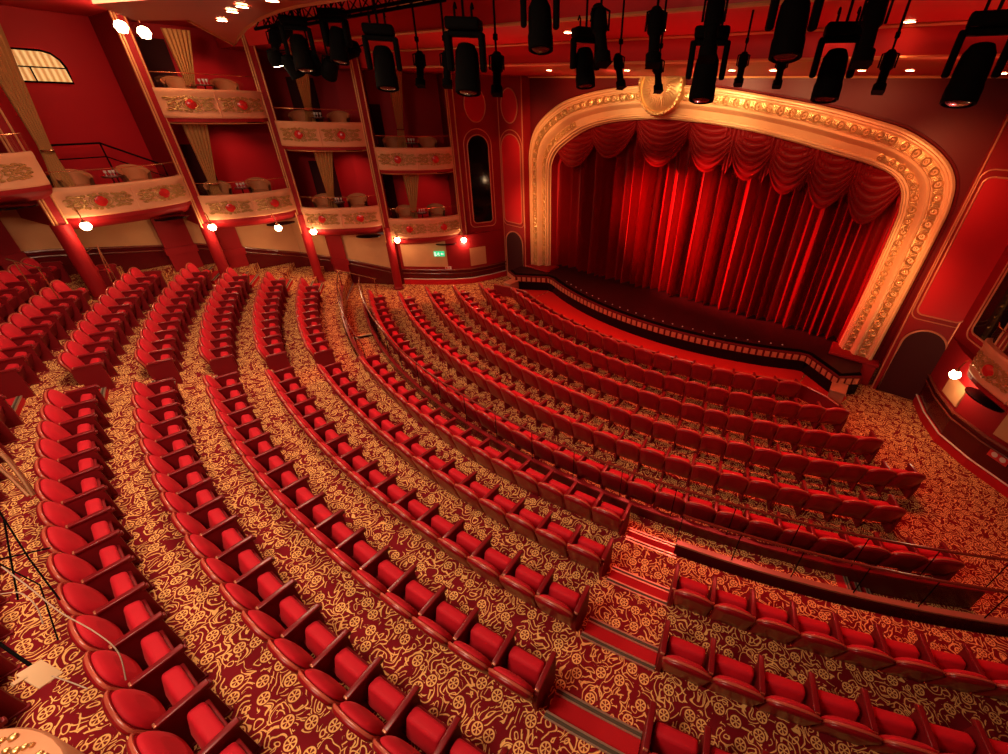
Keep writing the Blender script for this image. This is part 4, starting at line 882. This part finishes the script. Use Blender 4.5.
# ------------------------------------------------------------------ theatre seats
W = .55
def seat_meshes():
    d = {}
    tilt = Matrix.Translation((0, .0, .32)) @ Matrix.Rotation(rad(15), 4, 'X')
    # outline of the back (x,z) : straight sides, arched top
    def outline(hw, h0, h1, crown, n=9):
        P = [(-hw * .93, h0), (hw * .93, h0)]
        for i in range(n + 1):
            a = i / n * pi; P.append((hw * cos(a) if 0 < i < n else (hw if i == 0 else -hw), h1 + crown * sin(a)))
        return P
    def slab(ol, y0, y1, mb, ins=.015, bul=0):
        cx = sum(p[0] for p in ol) / len(ol); cz_ = sum(p[1] for p in ol) / len(ol); n = len(ol)
        def sc(f): return [(cx + (x - cx) * f, cz_ + (z - cz_) * f) for x, z in ol]
        rings = [(.5, y0 - .012), (1 - ins / .27, y0), (1, y0 + (.3) * (y1 - y0)), (1, y0 + .6 * (y1 - y0)), (1 - ins / .27, y1), (.80, y1 + bul * .6), (.45, y1 + bul)]
        rows = []
        for f, y in rings: rows.append([tilt @ Vector((x, y, z)) for x, z in sc(f)])
        rows = [r + [r[0]] for r in rows]; mb.grid(rows)
        mb.add([v for v in rows[0][:-1]], [tuple(range(n))]); mb.add([v for v in rows[-1][:-1]], [tuple(range(n))])
    m = MB(); slab(outline(.262, -.06, .42, .12), -.055, .0, m, .02); d['back_shell'] = m.mesh('back_shell', M['vinyl'], 50)
    m = MB(); ol = outline(.260, -.05, .42, .12); m.tube([tilt @ Vector((x, -.010, z)) for x, z in ol], .016, 6, closed=True); d['back_rim'] = m.mesh('back_rim', M['rim'], 60)
    m = MB(); ov = [(.248 * abs(cos(q * pi / 16)) ** .75 * (1 if cos(q * pi / 16) > 0 else -1), .26 + .265 * abs(sin(q * pi / 16)) ** .8 * (1 if sin(q * pi / 16) > 0 else -1)) for q in range(32)]; slab(ov, .0, .045, m, .02, .03); d['backrest'] = m.mesh('backrest', M['velvet'], 60)
    m = MB(); T = Matrix.Translation((0, .085, .29)) @ Matrix.Rotation(rad(-14), 4, 'X'); m.rbox(-.215, .215, 0, .15, -.04, .28, .045, T); d['seat_cushion'] = m.mesh('seat_cushion', M['velvet'], 50)
    m = MB(); m.rbox(-.225, .225, .145, .185, -.05, .22, .012, Matrix.Translation((0, .085, .29)) @ Matrix.Rotation(rad(-14), 4, 'X')); m.tube([(-.26, .12, .27), (.26, .12, .27)], .025, 8); d['seat_base'] = m.mesh('seat_base', M['seatside'], 30)
    # stanchion under the arm
    m = MB(); m.prism([(-.016, .03), (.016, .03), (.016, .60), (-.016, .60)], -.02, .36); m.rbox(-.03, .03, -.02, .38, .0, .03, .01); d['stanchion'] = m.mesh('stanchion', M['seatside'], 30)
    m = MB(); m.rbox(-.033, .033, -.02, .39, .595, .632, .012); m.rbox(-.028, .028, .34, .405, .55, .60, .01); d['armrest'] = m.mesh('armrest', M['arm'], 50)
    m = MB(); m.rbox(-.026, .026, -.034, .0, .600, .630, .008); d['arm_tip'] = m.mesh('arm_tip', M['armtip'], 50)
    # end panel: shaped side
    m = MB(); T = Matrix.Rotation(pi / 2, 4, 'Z')
    prof = [(-.05, 0), (.36, 0), (.37, .30), (.37, .60), (-.06, .60), (-.09, .42)]
    m.add([(-.026, y, z) for y, z in prof] + [(.026, y, z) for y, z in prof], [tuple(range(6)), tuple(range(6, 12))[::-1]] + [(i, (i + 1) % 6, (i + 1) % 6 + 6, i + 6) for i in range(6)]); d['end_panel'] = m.mesh('end_panel', M['seatside'], 30)
    return d
SM = seat_meshes()
def place_seat(R, a, z, w_, label, group, last=False, first=False, asgn=1):
    """a = angle of the seat centre; local +y points to the stage"""
    th = rad(a); o = bpy.data.objects.new('theatre_seat', None); C.objects.link(o)
    o.location = (R * sin(th), -R * cos(th), z); o.rotation_euler = (0, 0, th); o['label'] = label; o['category'] = 'theatre seat'; o['group'] = group
    o.scale = (w_ / W, 1, 1)
    o.empty_display_size = .2
    def ch(key, x=0, parent=o):
        c = bpy.data.objects.new(key, SM[key]); C.objects.link(c); c.parent = parent; c.location = (x, 0, 0); return c
    sh = ch('back_shell'); ch('back_rim', 0, sh); ch('backrest'); ch('seat_cushion'); ch('seat_base')
    for x in ((W / 2,) if not first else (-W / 2, W / 2)):
        ar = ch('armrest', x); ch('arm_tip', 0, ar)
        if (first and x < 0) or (last and x > 0): ch('end_panel', x)
        else: ch('stanchion', x)
    return o
rowname = {-1: 'the rearmost row', 0: 'the second rearmost row', 1: 'the third rearmost row', 2: 'the fourth rearmost row', 3: 'the fourth row behind the railed wall', 4: 'the third row behind the railed wall', 5: 'the second row behind the railed wall', 6: 'the row just behind the railed wall', 7: 'the row against the railed wall', 8: 'the second row before the railed wall', 9: 'the fourth row from the stage', 10: 'the third row from the stage', 11: 'the second row from the stage', 12: 'the row nearest the stage'}
SEATS = []
def row(k, a_start, a_end, w_, blk):
    R = ROWR[k]; step = degrees(w_ / R); n = max(1, round(abs(a_end - a_start) / step)); step = (a_end - a_start) / n; ww = rad(abs(step)) * R
    for i in range(n):
        SEATS.append((k, a_start + step * (i + .5), ww, i, n, blk))
row(-1, -31, -17.5, .56, 'left block')
row(0, -31.5, -16.1, .56, 'left block'); row(1, -31.0, -16.1, .56, 'left block'); row(2, -33.3, -16.1, .555, 'left block'); row(3, -33.3, -16.1, .555, 'left block'); row(4, -33.4, -16.1, .555, 'left block'); row(5, -32.8, -16.1, .555, 'left block')
for k in (0, 1, 2, 3, 4, 5): row(k, -13.6, 10.85, .555, 'centre block')
row(6, -14.3, 10.85, .555, 'centre block')
for k, e in ((5, 31), (4, 31), (3, 30)): row(k, 13.95, e, .55, 'right block')
FR = {7: (-31.5, 28.2), 8: (-29.8, 26.9), 9: (-30.4, 30.0), 10: (-29.4, 28.8), 11: (-29.0, 27.6), 12: (-25.0, 23.9)}
for k, (a0, a1) in FR.items(): row(k, a0, a1, .56, 'front stalls')
vis = []
for s_ in SEATS:
    k, a, ww, i, n, blk = s_; P = pol(ROWR[k], a, 0)
    if any((P - Vector((*PF[c_], 0))).length < .5 for c_ in (1, 2, 3, 4)): continue
    P = pol(ROWR[k], a, ROWZ[k] + .6); q = px(P)
    if q is None: continue
    mg = 30 + 250 / q[2]
    if -mg < q[0] < 1008 + mg and -mg < q[1] < 754 + mg: vis.append((q[2], s_, q))
vis.sort(key=lambda t_: t_[0])
print('SEATS visible', len(vis))
NEAR = vis[:300] if len(vis) > 330 else vis; FAR = vis[len(NEAR):]
def ordw(i): return ORD[i] if i < len(ORD) else None
for d_, (k, a, ww, i, n, blk), q in NEAR:
    le, re_ = i + 1, n - i
    inframe_r = not (blk == 'centre block' and k in (0, 1, 2)) and blk != 'right block'
    if le <= re_ or not inframe_r: num, end = le, 'left'
    else: num, end = re_, 'right'
    num = min(num, 20)
    lab = 'red velvet seat, %s from the %s end of %s' % (ORD[num], end, rowname[k]) + ('' if blk in ('front stalls',) or k == 6 else ', ' + blk)
    if len(lab.split()) > 16: lab = lab.replace('red velvet seat,', 'red seat,').replace('the fourth row behind', 'fourth row behind')
    if len(lab.split()) > 16: lab = lab.replace('from the left end', 'from left end').replace('from the right end', 'from right end')
    place_seat(ROWR[k], a, ROWZ[k], ww, lab, 'red velvet theatre seats, %s' % blk, last=(i == n - 1), first=(i == 0))
if FAR:
    m = MB(); keys = ['back_shell', 'back_rim', 'backrest', 'seat_cushion', 'seat_base', 'armrest', 'arm_tip', 'stanchion']
    mats = ['vinyl', 'rim', 'velvet', 'velvet', 'seatside', 'arm', 'armtip', 'seatside']
    for d_, (k, a, ww, i, n, blk), q in FAR:
        T = Matrix.Translation(pol(ROWR[k], a, ROWZ[k])) @ Matrix.Rotation(rad(a), 4, 'Z') @ Matrix.Scale(ww / W, 4, (1, 0, 0))
        for j, key in enumerate(keys):
            me = SM[key]; dx = W / 2 if j >= 5 else 0
            m.add([T @ (v.co + Vector((dx, 0, 0))) for v in me.vertices], [tuple(p.vertices) for p in me.polygons], j)
    m.build('theatre_seats', [M[x] for x in mats], None, 50, label='farthest small red theatre seats at the far left ends of the rows', cat='theatre seats', kind='stuff')

# ------------------------------------------------------------------ handrails at the left walkway
def rail(name, label, pts, legs, r=.018):
    t = thing(name, label, 'handrail', pts[0]); o = -Vector(pts[0])
    m = MB(); m.tube([Vector(p) + o for p in pts], r, 8); m.build('rail', M['brass'], t)
    for (p, zb_) in legs:
        m = MB(); m.tube([Vector(p) + o, Vector((p[0], p[1], zb_)) + o], r * .8, 8); m.build('post', M['brass'], t)
    return t
def ft(x, y, z): p = hit(x, y, z); return (p.x, p.y, z)
rail('handrail', 'angled brass handrail on the steps behind the red column', [ft(78, 257, 3.0), ft(97, 246, 3.2), ft(112, 282, 2.2)], [(ft(97, 246, 3.2), 1.6), (ft(84, 254, 3.05), 1.6)])
rail('handrail', 'brass handrail at the far left edge by the rear seats', [ft(6, 259, 3.4), ft(40, 268, 3.2)], [(ft(14, 262, 3.35), 2.0), (ft(38, 268, 3.2), 2.0)])
rail('handrail', 'brass handrail at the head of the sunken left walk', [ft(336, 270, 1.35), ft(376, 279, 1.1)], [(ft(338, 270, 1.35), .3), (ft(374, 279, 1.1), .1)])

# ------------------------------------------------------------------ foreground at the lower left: box front, stand, cable
t = thing('foreground_box_front', 'corner of the gold-ornamented plaster box front at the bottom left', 'balcony box', at_depth(-170, 935, 2.5))
m = MB(); n_ = 40
prof = [(1.0, -1.0), (1.0, -.06), (.98, -.02), (.90, 0), (.6, 0), (.58, -.03), (.58, -1.0)]
m.lathe([(r_, z) for r_, z in prof], n=48); m.build('parapet', M['front'], t)
m = MB(); rnd = random.Random(5)
for q in range(60):
    a = q * 2 * pi / 60
    for rr_ in (.80, .85, .90):
        c = Vector((rr_ * cos(a + rnd.uniform(-.05, .05)), rr_ * sin(a), .005)); rr = rnd.uniform(.018, .034); m.lathe([(0, 0), (rr, 0), (rr * .8, .018), (0, .03)], n=7, c=c)
m.build('relief', M['archorn'], t)
P = at_depth(40, 674, 3.1)
t = thing('clip_board', 'small ivory bracket plate on an arm at the lower left', 'plate', P); t.matrix_world = Matrix.Translation(P) @ (R_ * .85 - U_ * .5).to_track_quat('X', 'Y').to_matrix().to_4x4() @ Matrix.Rotation(rad(-28), 4, 'X')
m = MB(); m.rbox(-.10, .10, -.006, .006, -.07, .07, .004); m.build('plate', M['paper'], t)
m = MB(); m.box(-.06, -.03, -.01, .01, .05, .12);  m.build('tabs', M['paper'], t)
def wire(label, pts, r, m_): 
    P_ = [at_depth(*p) for p in pts]; 
    out = []
    for i in range(len(P_) - 1):
        p0 = P_[max(0, i - 1)]; p1 = P_[i]; p2 = P_[i + 1]; p3 = P_[min(len(P_) - 1, i + 2)]
        for k in range(6):
            t_ = k / 6; out.append(.5 * ((2 * p1) + (-p0 + p2) * t_ + (2 * p0 - 5 * p1 + 4 * p2 - p3) * t_ * t_ + (-p0 + 3 * p1 - 3 * p2 + p3) * t_ ** 3))
    out.append(P_[-1]); m = MB(); m.tube([p - P_[0] for p in out], r, 6); return m.build('cable', m_, None, loc=P_[0], label=label, cat='cable')
wire('long pale cable looping over the seats at the lower left', [(2, 567, 3.4), (30, 588, 3.4), (60, 612, 3.4), (95, 632, 3.4), (118, 652, 3.4), (126, 680, 3.4)], .0045, M['cable'])
wire('short pale cable curving down at the left edge', [(0, 594, 3.3), (20, 593, 3.3), (36, 606, 3.3), (43, 624, 3.3)], .004, M['cable'])
wire('thin pale cable running right from the ivory plate', [(52, 676, 3.1), (70, 682, 3.1), (88, 689, 3.1)], .004, M['cable'])
t = thing('lamp_stand', 'black and brass lighting bracket arms at the left edge', 'stand', at_depth(0, 450, 4.0)); o = at_depth(0, 450, 4.0)
m = MB()
for pts in (((-6, 446, 4), (10, 462, 4), (24, 480, 4), (34, 496, 4)), ((-6, 462, 4), (12, 478, 4), (30, 496, 4))): m.tube([at_depth(*p) - o for p in pts], .02, 8)
m.build('brass_arm', M['brass'], t)
m = MB(); m.tube([at_depth(-8, 500, 4) - o, at_depth(30, 560, 4) - o, at_depth(60, 600, 4) - o], .007, 6); m.tube([at_depth(-8, 560, 4) - o, at_depth(40, 585, 4) - o, at_depth(58, 640, 4) - o], .006, 6); m.tube([at_depth(-6, 640, 3.6) - o, at_depth(30, 665, 3.4) - o], .012, 6)
m.tube([at_depth(4, 520, 4) - o, at_depth(18, 600, 4) - o], .008, 6); m.tube([at_depth(-4, 560, 4) - o, at_depth(50, 548, 4) - o], .008, 6)
m.build('black_arm', M['black'], t)
